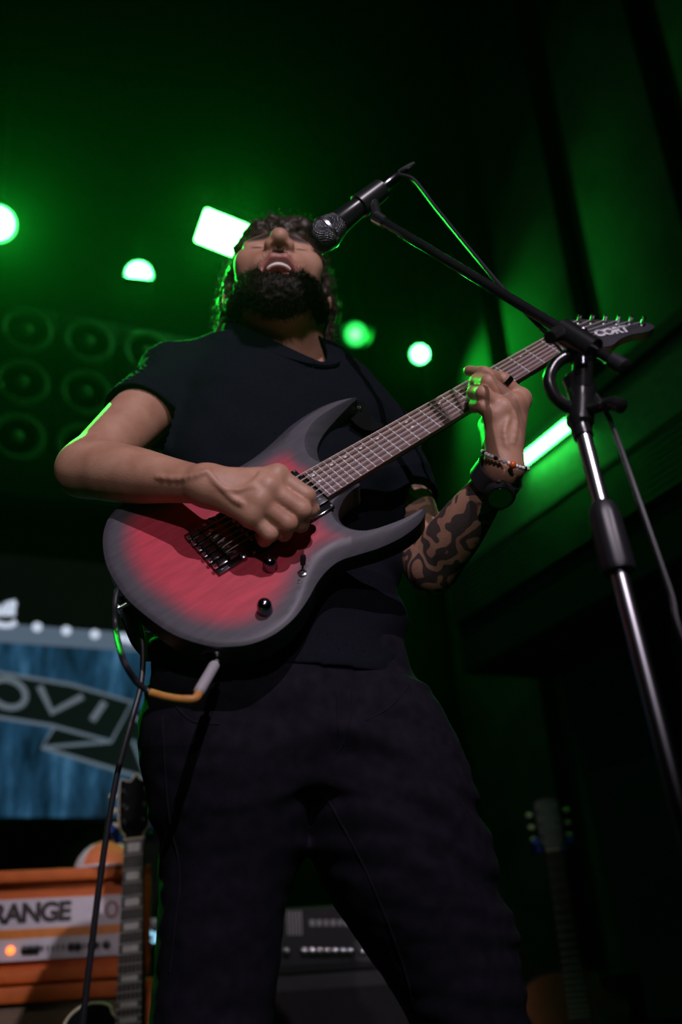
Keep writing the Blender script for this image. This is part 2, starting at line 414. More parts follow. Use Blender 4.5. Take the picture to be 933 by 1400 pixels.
def sl(px, py, y): u, v = SCR(px, py); return np.array((u - su0, y, v - sv0))
def stroke(pts, wpx, y, m, name, seg=2):
    P = [sl(a, b, y) for a, b in pts]; w = wpx / 300.0
    return MB().strap(P, [(0, -1, 0)] * len(P), w, 0.0016).build(name, m, pic if name != 'bulb' else t, smooth=0)
rib = [(-150, 895), (-70, 905), (0, 920), (97, 936), (181, 960), (152, 1014), (70, 992), (0, 981), (-150, 965)]
MB().prism([(sl(a, b, 0)[0], sl(a, b, 0)[2]) for a, b in rib], 0, 0.002, lambda x, y, z: np.array((x, 0.0035 - z, y))).build('ribbon', 'screen_ribbon', pic, smooth=0)
fold = [(75, 992), (57, 1022), (150, 1050), (205, 1066), (181, 1012), (230, 1010), (215, 975), (176, 970), (152, 1014)]
MB().prism([(sl(a, b, 0)[0], sl(a, b, 0)[2]) for a, b in fold], 0, 0.001, lambda x, y, z: np.array((x, 0.0036 - z, y))).build('ribbon_tail', 'screen_ribbon', pic, smooth=0)
for pts in ([(-150, 895), (0, 920), (97, 936), (181, 960), (152, 1014), (70, 992), (0, 981), (-150, 965)], [(75, 992), (57, 1022), (152, 1014)], [(57, 1022), (150, 1050), (198, 1064)], [(181, 1012), (198, 1056)], [(182, 980), (204, 992)]):
    stroke(pts, 4.0, -0.001, 'screen_line', 'ribbon_outline')
stroke([(11 + 24 * math.cos(a), 948 + 19 * math.sin(a) + 4 * math.cos(a)) for a in np.linspace(0, 2 * math.pi, 33)], 7, -0.001, 'screen_letter', 'letter_o')
stroke([(54, 938), (71, 974), (113, 952)], 7.5, -0.001, 'screen_letter', 'letter_v')
stroke([(143, 960), (126, 985)], 8, -0.001, 'screen_letter', 'letter_i')
stroke([(-50 + 20 * math.cos(a), 938 + 19 * math.sin(a)) for a in np.linspace(0.5, 5.2, 22)], 7, -0.001, 'screen_letter', 'letter_c')
for px, py in ((-28, 844), (51, 857), (91, 862), (130, 867), (168, 872), (178, 874), (208, 877), (245, 882), (285, 888)):
    c = sl(px, py, 0.004); MB().lathe(c, (0, -1, 0), [(0, 0.02), (0.003, 0.02)], 16).build('bulb', 'screen_white', t)
stroke([(-8, 851), (4, 855), (14, 855), (22, 850)], 7, -0.001, 'screen_white', 'bulb')
for pts in ([(-6, 825), (-6, 842)], [(-1, 841), (8, 826), (9, 842)], [(17, 824), (16, 842)], [(11, 827), (22, 824)]):
    stroke(pts, 8, -0.001, 'screen_white', 'header_lettering')

# ================================================================ orange amplifier head on its cabinet
MT['orange_tolex'] = mat('orange_tolex', (0.62, 0.13, 0.012), 0.6, var=0.12, scale=30, bump=0.4, bscale=900)
MT['orange_trim'] = mat('orange_trim', (0.70, 0.22, 0.02), 0.5)
MT['amp_white'] = mat('amp_white', (0.62, 0.58, 0.62), 0.55, var=0.05)
MT['amp_print'] = mat('amp_print', (0.03, 0.02, 0.02), 0.6)
MT['red_print'] = mat('red_print', (0.35, 0.06, 0.05), 0.6)
MT['grille_tan'] = mat('grille_tan', (0.20, 0.14, 0.09), 0.9, var=0.3, scale=300)
MT['jewel'] = emit('jewel', (1.0, 0.18, 0.03), 3.0)
AY = 14.0; AR = rotz(AY); AH, AW, AD = 0.262, 0.56, 0.26
pB = W(205, 1333, 2.72)                      # front lower right corner of the head
def amp_local(px, py): 
    p = on_plane(px, py, pB, AR[:, 1]); q = (p - pB) @ AR; return q[0], q[2]
t = thing('amplifier_head', 'orange amplifier head with white front panels, on the orange cabinet', 'amplifier', pB, AR)
th_ = 0.030
mb = MB(); mb.box((-AW / 2, AD / 2, AH - th_ / 2), (AW, AD, th_), None, 0.008); mb.box((-AW / 2, AD / 2, th_ / 2), (AW, AD, th_), None, 0.008)
mb.box((-th_ / 2, AD / 2, AH / 2), (th_, AD, AH), None, 0.008); mb.box((-AW + th_ / 2, AD / 2, AH / 2), (th_, AD, AH), None, 0.008)
mb.box((-AW / 2, AD - 0.01, AH / 2), (AW - 0.02, 0.02, AH - 0.02)); mb.build('box', 'orange_tolex', t)
inx = (AW - 2 * th_) ; cx = -AW / 2
zt0, zt1 = amp_local(100, 1266)[1], amp_local(100, 1225)[1]
zb0, zb1 = amp_local(100, 1309)[1], amp_local(100, 1279)[1]
up_ = MB().box((cx, 0.03, (zt0 + zt1) / 2), (inx, 0.02, zt1 - zt0)).build('logo_panel', 'amp_white', t)
MB().box((cx, 0.03, (zb1 + zt0) / 2), (inx, 0.026, zt0 - zb1)).build('divider', 'orange_trim', t)
lo_ = MB().box((cx, 0.026, (zb0 + zb1) / 2), (inx, 0.02, zb1 - zb0)).build('control_panel', 'amp_white', t)
MB().box((cx, 0.04, AH / 2), (inx, 0.012, AH - 2 * th_ + 0.01)).build('baffle', 'orange_tolex', t)
def face_text(txt, size, pos, m, parent, name, off=0.0, rot90=True, space=1.0, depth=0.0006):
    me = text_mesh(txt, size, depth, off, space=space); o = link(name, me, m, parent)
    o.matrix_basis = Matrix.Translation(Vector(pos)) @ Matrix.Rotation(RAD(90), 4, 'X'); return o
xl, _ = amp_local(-28, 1243); xr, zc = amp_local(83, 1243)
face_text('ORANGE', 0.062, ((xl + xr) / 2, 0.0195, (zt0 + zt1) / 2), 'amp_print', up_, 'lettering', 0.003, space=0.92)
xq, zq = amp_local(153, 1248)
MB().tube([(xq + 0.014 * math.cos(a), 0.0195, (zt0 + zt1) / 2 + 0.018 * math.sin(a)) for a in np.linspace(0, 2 * math.pi, 13)[:-1]], 0.003, 6, True).build('crest', 'red_print', up_)
xq = amp_local(14, 1294)[0]; zk = (zb0 + zb1) / 2
MB().lathe((xq, 0.017, zk), (0, -1, 0), [(0, 0.010), (0.006, 0.009), (0.010, 0.004)], 14).build('pilot_lamp', 'jewel', lo_)
for px in (34, 42, 50, 97, 106, 128, 145):
    xq = amp_local(px, 1294)[0]
    MB().lathe((xq, 0.017, zk), (0, -1, 0), [(0, 0.0105), (0.012, 0.009), (0.014, 0.005)], 14).build('knob', 'black_plastic', lo_)
for px in (58, 65, 72, 79, 86, 115, 121, 135, -20, -8):
    xq = amp_local(px, 1294)[0]; MB().box((xq, 0.0155, zk), (0.005, 0.002, 0.014)).build('panel_mark', 'amp_print', lo_)
for sx in (-AW + 0.06, -0.06): MB().lathe((sx, 0.06, 0.002), (0, 0, -1), [(0, 0.016), (0.008, 0.014)], 12).build('foot', 'rubber', t)
cz = pB[2] - 0.006
CW = 0.78; ct = thing('speaker_cabinet', 'orange speaker cabinet with a tan grille, under the orange amplifier head', 'speaker cabinet', pB + AR @ np.array([0.03, -0.02, 0]) - np.array([0, 0, pB[2]]), AR)
mb = MB(); e = 0.038
mb.box((-CW / 2, 0.18, cz - e / 2), (CW, 0.36, e), None, 0.01); mb.box((-CW / 2, 0.18, e / 2 + 0.03), (CW, 0.36, e), None, 0.01)
for sx in (-e / 2, -CW + e / 2): mb.box((sx, 0.18, cz / 2 + 0.015), (e, 0.36, cz - 0.03), None, 0.01)
mb.box((-CW / 2, 0.34, cz / 2), (CW - 0.02, 0.02, cz - 0.08)); mb.build('box', 'orange_tolex', ct)
MB().box((-CW / 2, 0.03, cz / 2 + 0.01), (CW - 2 * e, 0.02, cz - 2 * e - 0.03)).build('grille', 'grille_tan', ct)
for sx in (-0.06, -CW + 0.06):
    for sy in (0.05, 0.3): MB().cyl((sx, sy, 0.0), (sx, sy, 0.035), 0.022, seg=12).build('foot', 'rubber', ct)
# white and orange cap lying on the head
MT['cap_white'] = mat('cap_white', (0.75, 0.72, 0.78), 0.7); MT['cap_orange'] = mat('cap_orange', (0.75, 0.20, 0.07), 0.7)
q0 = amp_local(130, 1210)[0]; q1 = amp_local(224, 1210)[0]; rc = 0.085
cp = pB + AR @ np.array([-0.115, 0.13, AH]); 
t = thing('cap', 'white and orange cap lying on top of the orange amplifier head', 'cap', cp, AR)
mb = MB(); mbo = MB()
for k in range(8):
    tgt = mbo if k in (5, 6) else mb; vs = []; fs = []
    for i in range(7):
        th = i / 6 * math.pi / 2
        for j in range(4):
            a = 2 * math.pi * (k + j / 3) / 8; vs.append((rc * math.cos(th) * math.cos(a), rc * math.cos(th) * math.sin(a), 0.078 * math.sin(th)))
    for i in range(6):
        for j in range(3): fs.append((i * 4 + j, i * 4 + j + 1, i * 4 + 5 + j, i * 4 + 4 + j))
    tgt.add(vs, fs)
mb.build('crown', 'cap_white', t); mbo.build('crown_panel', 'cap_orange', t)
MB().prism([(rc * 0.98 * math.cos(a), rc * 0.98 * math.sin(a) - (0.06 if math.sin(a) < -0.2 else 0.0)) for a in np.linspace(math.pi, 2 * math.pi, 20)] , 0, 0.005).build('visor', 'cap_white', t)
# lit sign between the amplifier and the singer
MT['sign_blue'] = emit('sign_blue', (0.35, 0.75, 1.0), 1.3)
sp = W(216, 1279, 3.3); t = thing('lit_sign', 'small black sign with glowing pale blue letters, beside the orange amplifier head', 'sign', sp, AR)
MB().box((0.03, 0.02, -0.01), (0.22, 0.03, 0.12), None, 0.006).build('casing', 'black_plastic', t)
o = face_text('edi', 0.075, (0.0, 0.003, 0), 'sign_blue', t, 'lettering', 0.003)
MB().cyl((0.03, 0.02, -0.06), (0.03, 0.02, -sp[2] + 0.01), 0.014, seg=12).build('pole', 'black_matte', t)
MB().cyl((0.03, 0.02, -sp[2] + 0.015), (0.03, 0.02, -sp[2]), 0.12, seg=24).build('base', 'black_matte', t)

# ================================================================ black amplifier behind the singer's legs
MT['black_tolex'] = mat('black_tolex', (0.008, 0.009, 0.008), 0.6, bump=0.4, bscale=900, spec=0.3); MT['grille_dark'] = mat('grille_dark', (0.012, 0.012, 0.012), 0.9, spec=0.2)
MT['grey_print'] = mat('grey_print', (0.30, 0.30, 0.29), 0.6)
BR = rotz(6); bp_ = W(372, 1334, 2.95)
def bl_local(px, py):
    p = on_plane(px, py, bp_, BR[:, 1]); q = (p - bp_) @ BR; return q[0], q[2]
BW = bl_local(590, 1334)[0]; BH = bl_local(450, 1238)[1]
t = thing('amplifier_head', 'black amplifier head with a row of silver knobs, behind the singer\'s legs', 'amplifier', bp_, BR)
MB().box((BW / 2 - 0.02, 0.13, BH / 2), (BW + 0.04, 0.26, BH), None, 0.01).build('box', 'black_tolex', t)
fr = MB().box((BW / 2 - 0.02, -0.001, BH / 2), (BW, 0.006, BH - 0.04)).build('front_panel', 'black_plastic', t)
for k in range(5):
    xq, zq = bl_local(394 + k * 4.4, 1262); MB().box((xq, -0.006, zq), (0.004, 0.006, 0.062)).build('vent_slat', 'grey_print', fr)
for k, w_ in enumerate((8, 7, 7, 8, 7, 9)):
    xq, zq = bl_local(427 + k * 9.5, 1262); MB().box((xq, -0.005, zq), (w_ * 0.0017, 0.003, 0.016), None, 0.001).build('name_plate_mark', 'grey_print', fr)
for px in (392, 416, 427, 437, 448, 458, 469, 479, 497, 511, 528):
    xq, zq = bl_local(px, 1301)
    kb = MB().lathe((xq, -0.003, zq), (0, -1, 0), [(0, 0.012), (0.012, 0.011)], 14).build('knob', 'black_plastic', fr)
    MB().lathe((xq, -0.015, zq), (0, -1, 0), [(0, 0.0085), (0.003, 0.008), (0.0045, 0.005)], 14).build('knob_cap', 'chrome', kb)
cz = bp_[2]; bc = thing('speaker_cabinet', 'black speaker cabinet under the black amplifier head', 'speaker cabinet', bp_ - np.array([0, 0, bp_[2]]), BR)
MB().box((BW / 2 - 0.02, 0.17, cz / 2 + 0.015), (BW + 0.12, 0.34, cz - 0.032), None, 0.012).build('box', 'black_tolex', bc)
MB().box((BW / 2 - 0.02, -0.001, cz / 2 + 0.01), (BW + 0.05, 0.012, cz - 0.10)).build('grille', 'grille_dark', bc)
for sx in (-0.02, BW - 0.03):
    for sy in (0.05, 0.28): MB().cyl((sx, sy, 0.0), (sx, sy, 0.02), 0.02, seg=12).build('foot', 'rubber', bc)

# ================================================================ guitars on stands
MT['rosewood'] = mat('rosewood', (0.15, 0.082, 0.07), 0.55, var=0.35, scale=14, stretch=(3, 60, 20), bump=0.15, bscale=60)
MT['ebony'] = mat('ebony', (0.04, 0.035, 0.03), 0.5, var=0.3, scale=20)
MT['pearl'] = mat('pearl', (0.72, 0.72, 0.68), 0.3, var=0.1)
MT['cream'] = mat('cream', (0.62, 0.56, 0.38), 0.45)
MT['mahogany'] = mat('mahogany', (0.10, 0.035, 0.02), 0.4, var=0.3)
MT['sunburst'] = mat('sunburst', (0.20, 0.05, 0.012), 0.25, var=0.35, scale=4, coat=0.6)
MT['blue_pad'] = mat('blue_pad', (0.01, 0.06, 0.45), 0.6)
def stand_guitar(label, nut, low, facing, scale_len, body, headpts, inlay, board_m, body_m, edge_m, hs_m, acoustic=False, nf=20):
    """nut, low: world points on the fretboard axis; x along the neck to the nut, z out of the face."""
    X = nrm(nut - low); Z = np.asarray(facing, float); Z = nrm(Z - (Z @ X) * X); Y = np.cross(Z, X)
    R = np.stack([X, Y, Z], 1); L = scale_len; o = nut - X * L      # origin: bridge
    t = thing('acoustic_guitar' if acoustic else 'electric_guitar', label, 'guitar', o, R)
    bx = catmull([(a * 0.001, b * 0.001) for a, b in body], 5, True); th = 0.095 if acoustic else 0.045
    bo = MB().prism(bx, -th - 0.008, -0.008).build('body', body_m, t)
    MB().tube([(x, y, -0.0085) for x, y in bx], 0.003, 6, True).build('binding', edge_m, bo)
    joint = L * (1 - (2 ** (-14 / 12) if acoustic else 2 ** (-16 / 12)))
    MB().strap([(L - joint - 0.06, 0, -0.012), (L, 0, -0.012)], [(0, 0, 1)] * 2, 0.046, 0.02).build('neck', 'mahogany', t)
    fbl = L * (1 - 2 ** (-(nf + 1) / 12))
    n0, n1 = 0.0215, 0.028
    fb = MB().prism([(L, -n0), (L, n0), (L - fbl, n1), (L - fbl, -n1)], -0.007, -0.001).build('fretboard', board_m, t)
    for k in range(1, nf + 1):
        x = L * 2 ** (-k / 12); w = n0 + (n1 - n0) * (L - x) / fbl
        MB().box((x, 0, -0.0005), (0.0025, 2 * w, 0.0016)).build('fret', 'steel', fb)
        if k in (1, 3, 5, 7, 9, 12, 15, 17, 19) and inlay:
            xm = (L * 2 ** (-k / 12) + L * 2 ** (-(k - 1) / 12)) / 2; wd = (L * 2 ** (-(k - 1) / 12) - x) * 0.62
            MB().box((xm, 0, -0.0008), (wd, w * 1.35, 0.001)).build('inlay', 'pearl', fb)
    MB().box((L + 0.002, 0, 0.0), (0.004, 2 * n0, 0.005)).build('nut', 'cream', t)
    hp = catmull([(L + a * 0.001, b * 0.001) for a, b in headpts], 4, True)
    hd = MB().prism(hp, -0.016, -0.003).build('headstock', hs_m, t)
    MB().tube([(x, y, -0.003) for x, y in hp], 0.0016, 6, True).build('headstock_binding', edge_m, hd)
    for sgn in (-1, 1):
        for k in range(3):
            x = L + 0.045 + 0.038 * k; y = sgn * (0.022 + 0.002 * k)
            pg = MB().lathe((x, y, -0.003), (0, 0, 1), [(0, 0.006), (0.004, 0.0055), (0.006, 0.003), (0.014, 0.003)], 10).build('tuner_post', 'chrome', hd)
            MB().sphere((x, y + sgn * 0.030, -0.012), 0.008, 10, 6, (1, 1.3, 0.6)).build('tuner_button', 'cream', hd)
    for k in range(6):
        y0 = (k - 2.5) * 0.0074; y1 = (k - 2.5) * 0.0104
        MB().tube([(L, y0, 0.002), (0.0, y1, 0.004)], 0.0006, 5).build('string', 'steel', t)
    if acoustic:
        MB().lathe((L - fbl - 0.055, 0, -0.0075), (0, 0, 1), [(0, 0.05), (0.001, 0.05)], 28).build('sound_hole', 'black_matte', t)
        MB().prism([(0.20, -0.03), (0.24, -0.05), (0.20, -0.11), (0.12, -0.12), (0.10, -0.07), (0.15, -0.055)], -0.0078, -0.006).build('pickguard', 'cab_cloth', t)
    else:
        for x in (0.05, 0.14): MB().box((x, 0, -0.003), (0.036, 0.07, 0.012), None, 0.002).build('pickup', 'chrome', t)
        MB().prism([(0.02, -0.05), (0.19, -0.032), (0.19, -0.075), (0.06, -0.10)], 0.0, 0.003).build('pickguard', 'cream', t)
    MB().box((0.0, 0, -0.002), (0.018, 0.09, 0.012), None, 0.003).build('bridge', 'chrome' if not acoustic else 'ebony', t)
    return t, R, o
lp_body = [(-95, 0), (-85, 80), (-40, 150), (20, 165), (75, 145), (120, 118), (165, 118), (215, 138), (262, 128), (285, 90), (280, 45), (255, 28), (225, -28), (245, -60), (268, -85), (262, -112), (225, -132), (170, -118), (120, -118), (75, -145), (20, -165), (-40, -150), (-85, -80)]
lp_head = [(2, 21), (14, 22), (40, 36), (130, 40), (158, 36), (150, 15), (166, 0), (150, -15), (158, -36), (130, -40), (40, -36), (14, -22), (2, -21)]
lnut, llow = W(183, 1148, 2.40), W(176, 1370, 2.30)
stand_guitar('black single-cut electric guitar with block inlays, on a stand before the orange amplifier', lnut, llow, (0.02, -1, 0.12), 0.63, lp_body, lp_head, True, 'ebony', 'black_gloss', 'cream', 'black_gloss')
ac_body = [(-110, 0), (-100, 110), (-45, 185), (30, 195), (90, 160), (135, 125), (185, 122), (245, 145), (290, 130), (315, 80), (320, 0), (315, -60), (275, -75), (250, -110), (225, -135), (185, -122), (135, -125), (90, -160), (30, -195), (-45, -185), (-100, -110)]
ac_head = [(2, 21), (14, 22), (34, 32), (140, 36), (158, 30), (164, 0), (158, -30), (140, -36), (34, -32), (14, -22), (2, -21)]
rnut, rlow = W(757, 1163, 3.05), W(786, 1345, 2.95)
stand_guitar('sunburst acoustic guitar in green light, on a stand beside the dark cabinet', rnut, rlow, (-0.25, -1, 0.12), 0.645, ac_body, ac_head, False, 'ebony', 'sunburst', 'black_plastic', 'fascia', True)
def guitar_stand(label, nut, low, pad):
    X = nrm(nut - low); back = np.array([0, 1.0, 0.1]); base = nut + back * 0.055 - X * 0.0
    foot = np.array([base[0] * 0.6 + low[0] * 0.4, max(base[1], low[1]) + 0.05, 0.35])
    t = thing('guitar_stand', label, 'guitar stand', (foot[0], foot[1], 0), None, 'guitar stands')
    top = base + X * 0.01
    MB().tube([foot, foot * 0.4 + top * 0.6, top], 0.011, 10).build('mast', 'black_tube', t, True)
    for s_ in (-1, 1):
        a = top + np.array([0.0, 0, 0.0]); b = top + np.array([s_ * 0.05, -0.01, -0.005]); c_ = top + np.array([s_ * 0.05, -0.075, 0.012])
        MB().tube([a, b, c_], 0.011, 10).build('neck_cradle', pad, t, True)
    for k in range(3):
        an = RAD(90 + 120 * k); e = np.array([foot[0] + 0.26 * math.cos(an), foot[1] + 0.13 * math.sin(an), 0.012])
        MB().tube([foot, e], 0.011, 10).build('leg', 'black_tube', t, True)
        MB().sphere(e, 0.015, 10, 6).build('rubber_foot', 'rubber', t, True)
    lo = low - X * 0.44
    for s_ in (-1, 1):
        MB().tube([foot, (foot[0] + s_ * 0.08, foot[1] - 0.06, lo[2] - 0.015), (foot[0] + s_ * 0.08, lo[1] - 0.08, lo[2] - 0.012)], 0.010, 10).build('body_rest', pad, t, True)
guitar_stand('tripod guitar stand with blue neck cradle holding the black guitar', lnut, llow, 'blue_pad')
guitar_stand('tripod guitar stand holding the sunburst acoustic guitar', rnut, rlow, 'blue_pad')
# dark cabinet to the right of the acoustic
qa = W(800, 1334, 3.35); qb = W(862, 1334, 3.35); BR2 = rotz(10); wd = (qb[0] - qa[0]) + 0.04
t = thing('speaker_cabinet', 'dark speaker cabinet with a rounded top edge, beside the acoustic guitar', 'speaker cabinet', ((qa[0] + qb[0]) / 2, 3.55, 0), BR2)
hh = qa[2]
MB().box((0, 0, hh / 2 + 0.01), (wd, 0.34, hh - 0.02), None, 0.02).build('box', 'black_tolex', t)
MB().box((0, -0.172, hh / 2), (wd - 0.05, 0.012, hh - 0.10)).build('grille', 'grille_dark', t)
for sx in (-1, 1):
    for sy in (-1, 1): MB().cyl((sx * (wd / 2 - 0.04), sy * 0.12, 0), (sx * (wd / 2 - 0.04), sy * 0.12, 0.03), 0.018, seg=10).build('foot', 'rubber', t)

# ================================================================ the singer's electric guitar (guitar frame)
MT['top_burst'] = None
m = bpy.data.materials.new('burst_top'); m.use_nodes = True; nt = m.node_tree; b = nt.nodes['Principled BSDF']
at = nt.nodes.new('ShaderNodeAttribute'); at.attribute_name = 'edge'
tc = nt.nodes.new('ShaderNodeTexCoord'); mp = nt.nodes.new('ShaderNodeMapping'); mp.inputs['Scale'].default_value = (4, 26, 4); mp.inputs['Rotation'].default_value = (0, 0, 0.15)
nz = nt.nodes.new('ShaderNodeTexNoise'); nz.inputs['Scale'].default_value = 5; nz.inputs['Detail'].default_value = 7
nz2 = nt.nodes.new('ShaderNodeTexNoise'); nz2.inputs['Scale'].default_value = 11
nt.links.new(tc.outputs['Object'], mp.inputs[0]); nt.links.new(mp.outputs[0], nz.inputs['Vector']); nt.links.new(tc.outputs['Object'], nz2.inputs['Vector'])
rw = nt.nodes.new('ShaderNodeValToRGB'); e = rw.color_ramp.elements
e[0].position = 0.3; e[0].color = (0.40, 0.028, 0.050, 1); e[1].position = 0.72; e[1].color = (0.56, 0.045, 0.075, 1)
nt.links.new(nz.outputs['Fac'], rw.inputs[0])
ad = nt.nodes.new('ShaderNodeMath'); ad.operation = 'MULTIPLY_ADD'; ad.inputs[1].default_value = 0.010; nt.links.new(nz2.outputs['Fac'], ad.inputs[0]); nt.links.new(at.outputs['Fac'], ad.inputs[2])
rb = nt.nodes.new('ShaderNodeMapRange'); rb.interpolation_type = 'SMOOTHSTEP'; rb.inputs['From Min'].default_value = 0.020; rb.inputs['From Max'].default_value = 0.060
nt.links.new(ad.outputs[0], rb.inputs['Value'])
mx = nt.nodes.new('ShaderNodeMix'); mx.data_type = 'RGBA'
gz_ = nt.nodes.new('ShaderNodeValToRGB'); e = gz_.color_ramp.elements; e[0].position = 0.3; e[1].position = 0.7
e[0].color = (0.048, 0.046, 0.056, 1); e[1].color = (0.068, 0.065, 0.078, 1)
nt.links.new(nz.outputs['Fac'], gz_.inputs[0])
nt.links.new(rb.outputs[0], mx.inputs[0]); nt.links.new(gz_.outputs[0], mx.inputs[6]); nt.links.new(rw.outputs[0], mx.inputs[7])
nt.links.new(mx.outputs[2], b.inputs['Base Color']); b.inputs['Roughness'].default_value = 0.50
bp = nt.nodes.new('ShaderNodeBump'); bp.inputs['Strength'].default_value = 0.08; bp.inputs['Distance'].default_value = 0.001
nt.links.new(nz.outputs['Fac'], bp.inputs['Height']); nt.links.new(bp.outputs[0], b.inputs['Normal'])
MT['top_burst'] = m
MT['body_side'] = mat('body_side', (0.022, 0.022, 0.026), 0.45)
MT['maple_edge'] = mat('maple_edge', (0.45, 0.34, 0.18), 0.5)
MT['headstock_black'] = mat('headstock_black', (0.035, 0.033, 0.042), 0.45, var=0.2)
MT['logo_silver'] = mat('logo_silver', (0.7, 0.7, 0.72), 0.4)
MT['gold_string'] = mat('gold_string', (0.72, 0.64, 0.52), 0.35, 0.5)
Z0 = -0.010                                     # body face
eg = thing('electric_guitar', 'red burst electric guitar with dark edges and sharp horns, played by the singer', 'guitar', GT, GM)
# outline (mm) with the width and drop of its carved edge
OUT = [(-137, 7, 7, 3), (-131, -39, 7, 3), (-120, -81, 7, 3), (-100, -117, 6, 3), (-84, -134, 6, 3), (-59, -151, 6, 3), (-29, -159, 6, 3), (4, -156, 7, 3),
       (36, -143, 10, 5), (65, -126, 15, 8), (91, -115, 20, 12), (113, -113, 21, 13), (136, -120, 19, 13), (165, -130, 16, 12), (198, -136, 12, 10), (229, -134, 8, 8), (248, -125, 3, 5),
       (244, -119, 3, 8), (218, -117, 3, 12), (192, -109, 5, 15), (171, -96, 11, 17), (157, -79, 12, 17), (155, -60, 11, 17), (162, -44, 9, 15), (180, -34, 5, 8), (197, -31, 3, 4),
       (212, -29.5, 2, 2), (216, 0, 2, 2), (214, 30, 3, 4), (206, 36, 8, 10), (204, 48, 14, 17), (210, 66, 17, 19), (223, 84, 17, 20), (247, 99, 15, 20), (277, 108, 9, 16), (306, 112, 4, 8), (320, 113, 2, 4),
       (298, 128, 6, 6), (262, 139, 11, 10), (217, 136, 14, 10), (165, 121, 14, 9), (126, 112, 12, 7), (90, 110, 9, 4), (50, 120, 8, 3), (10, 140, 8, 3), (-40, 154, 8, 3), (-80, 147, 8, 3), (-107, 122, 8, 3), (-126, 84, 7, 3), (-134, 50, 7, 3)]
oc = catmull([np.array(q) * 0.001 for q in OUT], 5, True); n = len(oc)
xy = np.array([q[:2] for q in oc]); bw = np.array([q[2] for q in oc]); bd = np.array([q[3] for q in oc])
tg = np.roll(xy, -1, 0) - np.roll(xy, 1, 0); tg /= np.linalg.norm(tg, axis=1)[:, None] + 1e-9
inn = np.stack([-tg[:, 1], tg[:, 0]], 1)       # loop runs counter-clockwise: inward is to the left
if sum(xy[i][0] * xy[(i + 1) % n][1] - xy[(i + 1) % n][0] * xy[i][1] for i in range(n)) < 0: inn = -inn
inner = xy + inn * bw[:, None]
for _ in range(2): inner = 0.5 * inner + 0.25 * (np.roll(inner, 1, 0) + np.roll(inner, -1, 0))
def seg_dist(P, Q):
    A = Q; B = np.roll(Q, -1, 0); best = np.full(len(P), 9.0)
    for a, c in zip(A, B):
        d = c - a; tt = np.clip(((P - a) @ d) / (d @ d + 1e-12), 0, 1); best = np.minimum(best, np.linalg.norm(P - a - tt[:, None] * d, axis=1))
    return best
# side and back
vs = []; fs = []; zb = Z0 - 0.042
rings = [(xy + inn * 0.0015, zb + 0 * bd), (xy, zb + 0.005 + 0 * bd), (xy, Z0 - bd)]
for q, z in rings: vs += [(q[i][0], q[i][1], z[i]) for i in range(n)]
for r_ in range(2): fs += [(r_ * n + i, r_ * n + (i + 1) % n, (r_ + 1) * n + (i + 1) % n, (r_ + 1) * n + i) for i in range(n)]
rb_ = delaunay_2d_cdt([Vector(q) for q in rings[0][0]], [(i, (i + 1) % n) for i in range(n)], [list(range(n))], 1, 1e-7)
o_ = len(vs); vs += [(q.x, q.y, zb) for q in rb_[0]]; fs += [tuple(k + o_ for k in f) for f in rb_[2]]
sb = MB().add(vs, fs); body = sb.build('body', 'body_side', eg, smooth=40)
# carved top: bevel band + face, one mesh with the distance from the edge for the burst
gx, gy = np.meshgrid(np.arange(-0.135, 0.32, 0.007), np.arange(-0.158, 0.158, 0.007)); gp = np.stack([gx.ravel(), gy.ravel()], 1)
def inside(P, Q):
    c = np.zeros(len(P), bool); x, y = P[:, 0], P[:, 1]; j = len(Q) - 1
    for i in range(len(Q)):
        yi, yj, xi, xj = Q[i][1], Q[j][1], Q[i][0], Q[j][0]
        if yi != yj: c ^= ((yi > y) != (yj > y)) & (x < (xj - xi) * (y - yi) / (yj - yi) + xi)
        j = i
    return c
gp = gp[inside(gp, inner) & (seg_dist(gp, inner) > 0.003)]
res = delaunay_2d_cdt([Vector(p) for p in inner] + [Vector(p) for p in gp], [(i, (i + 1) % n) for i in range(n)], [list(range(n))], 1, 1e-7)
cv = np.array([(v.x, v.y) for v in res[0]]); cf = [tuple(f) for f in res[2]]
me = bpy.data.meshes.new('top')
allv = [(p[0], p[1], Z0 - bd[i]) for i, p in enumerate(xy)] + [((xy[i] * 0.45 + inner[i] * 0.55)[0], (xy[i] * 0.45 + inner[i] * 0.55)[1], Z0 - bd[i] * 0.30) for i in range(n)] + [(p[0], p[1], Z0) for p in cv]
af = [(k * n + i, k * n + (i + 1) % n, (k + 1) * n + (i + 1) % n, (k + 1) * n + i) for k in range(2) for i in range(n)] + [tuple(q + 2 * n for q in f) for f in cf]
me.from_pydata(allv, [], af); me.validate(); me.update()
bm = bmesh.new(); bm.from_mesh(me); bmesh.ops.remove_doubles(bm, verts=bm.verts[:], dist=1e-6); bmesh.ops.recalc_face_normals(bm, faces=bm.faces[:]); bm.to_mesh(me); bm.free()
me.shade_smooth(); me.set_sharp_from_angle(angle=RAD(24))
P = np.array([v.co[:2] for v in me.vertices]); ed = seg_dist(P, xy); ed[~inside(P, xy)] = 0
horn = np.clip((P[:, 0] - 0.150) / 0.06, 0, 1) * np.clip((np.abs(P[:, 1]) - 0.03) / 0.03, 0, 1)
ed = ed * (1 - 0.85 * horn)
a_ = me.attributes.new('edge', 'FLOAT', 'POINT'); a_.data.foreach_set('value', ed.astype(np.float32))
link('carved_top', me, 'top_burst', eg)
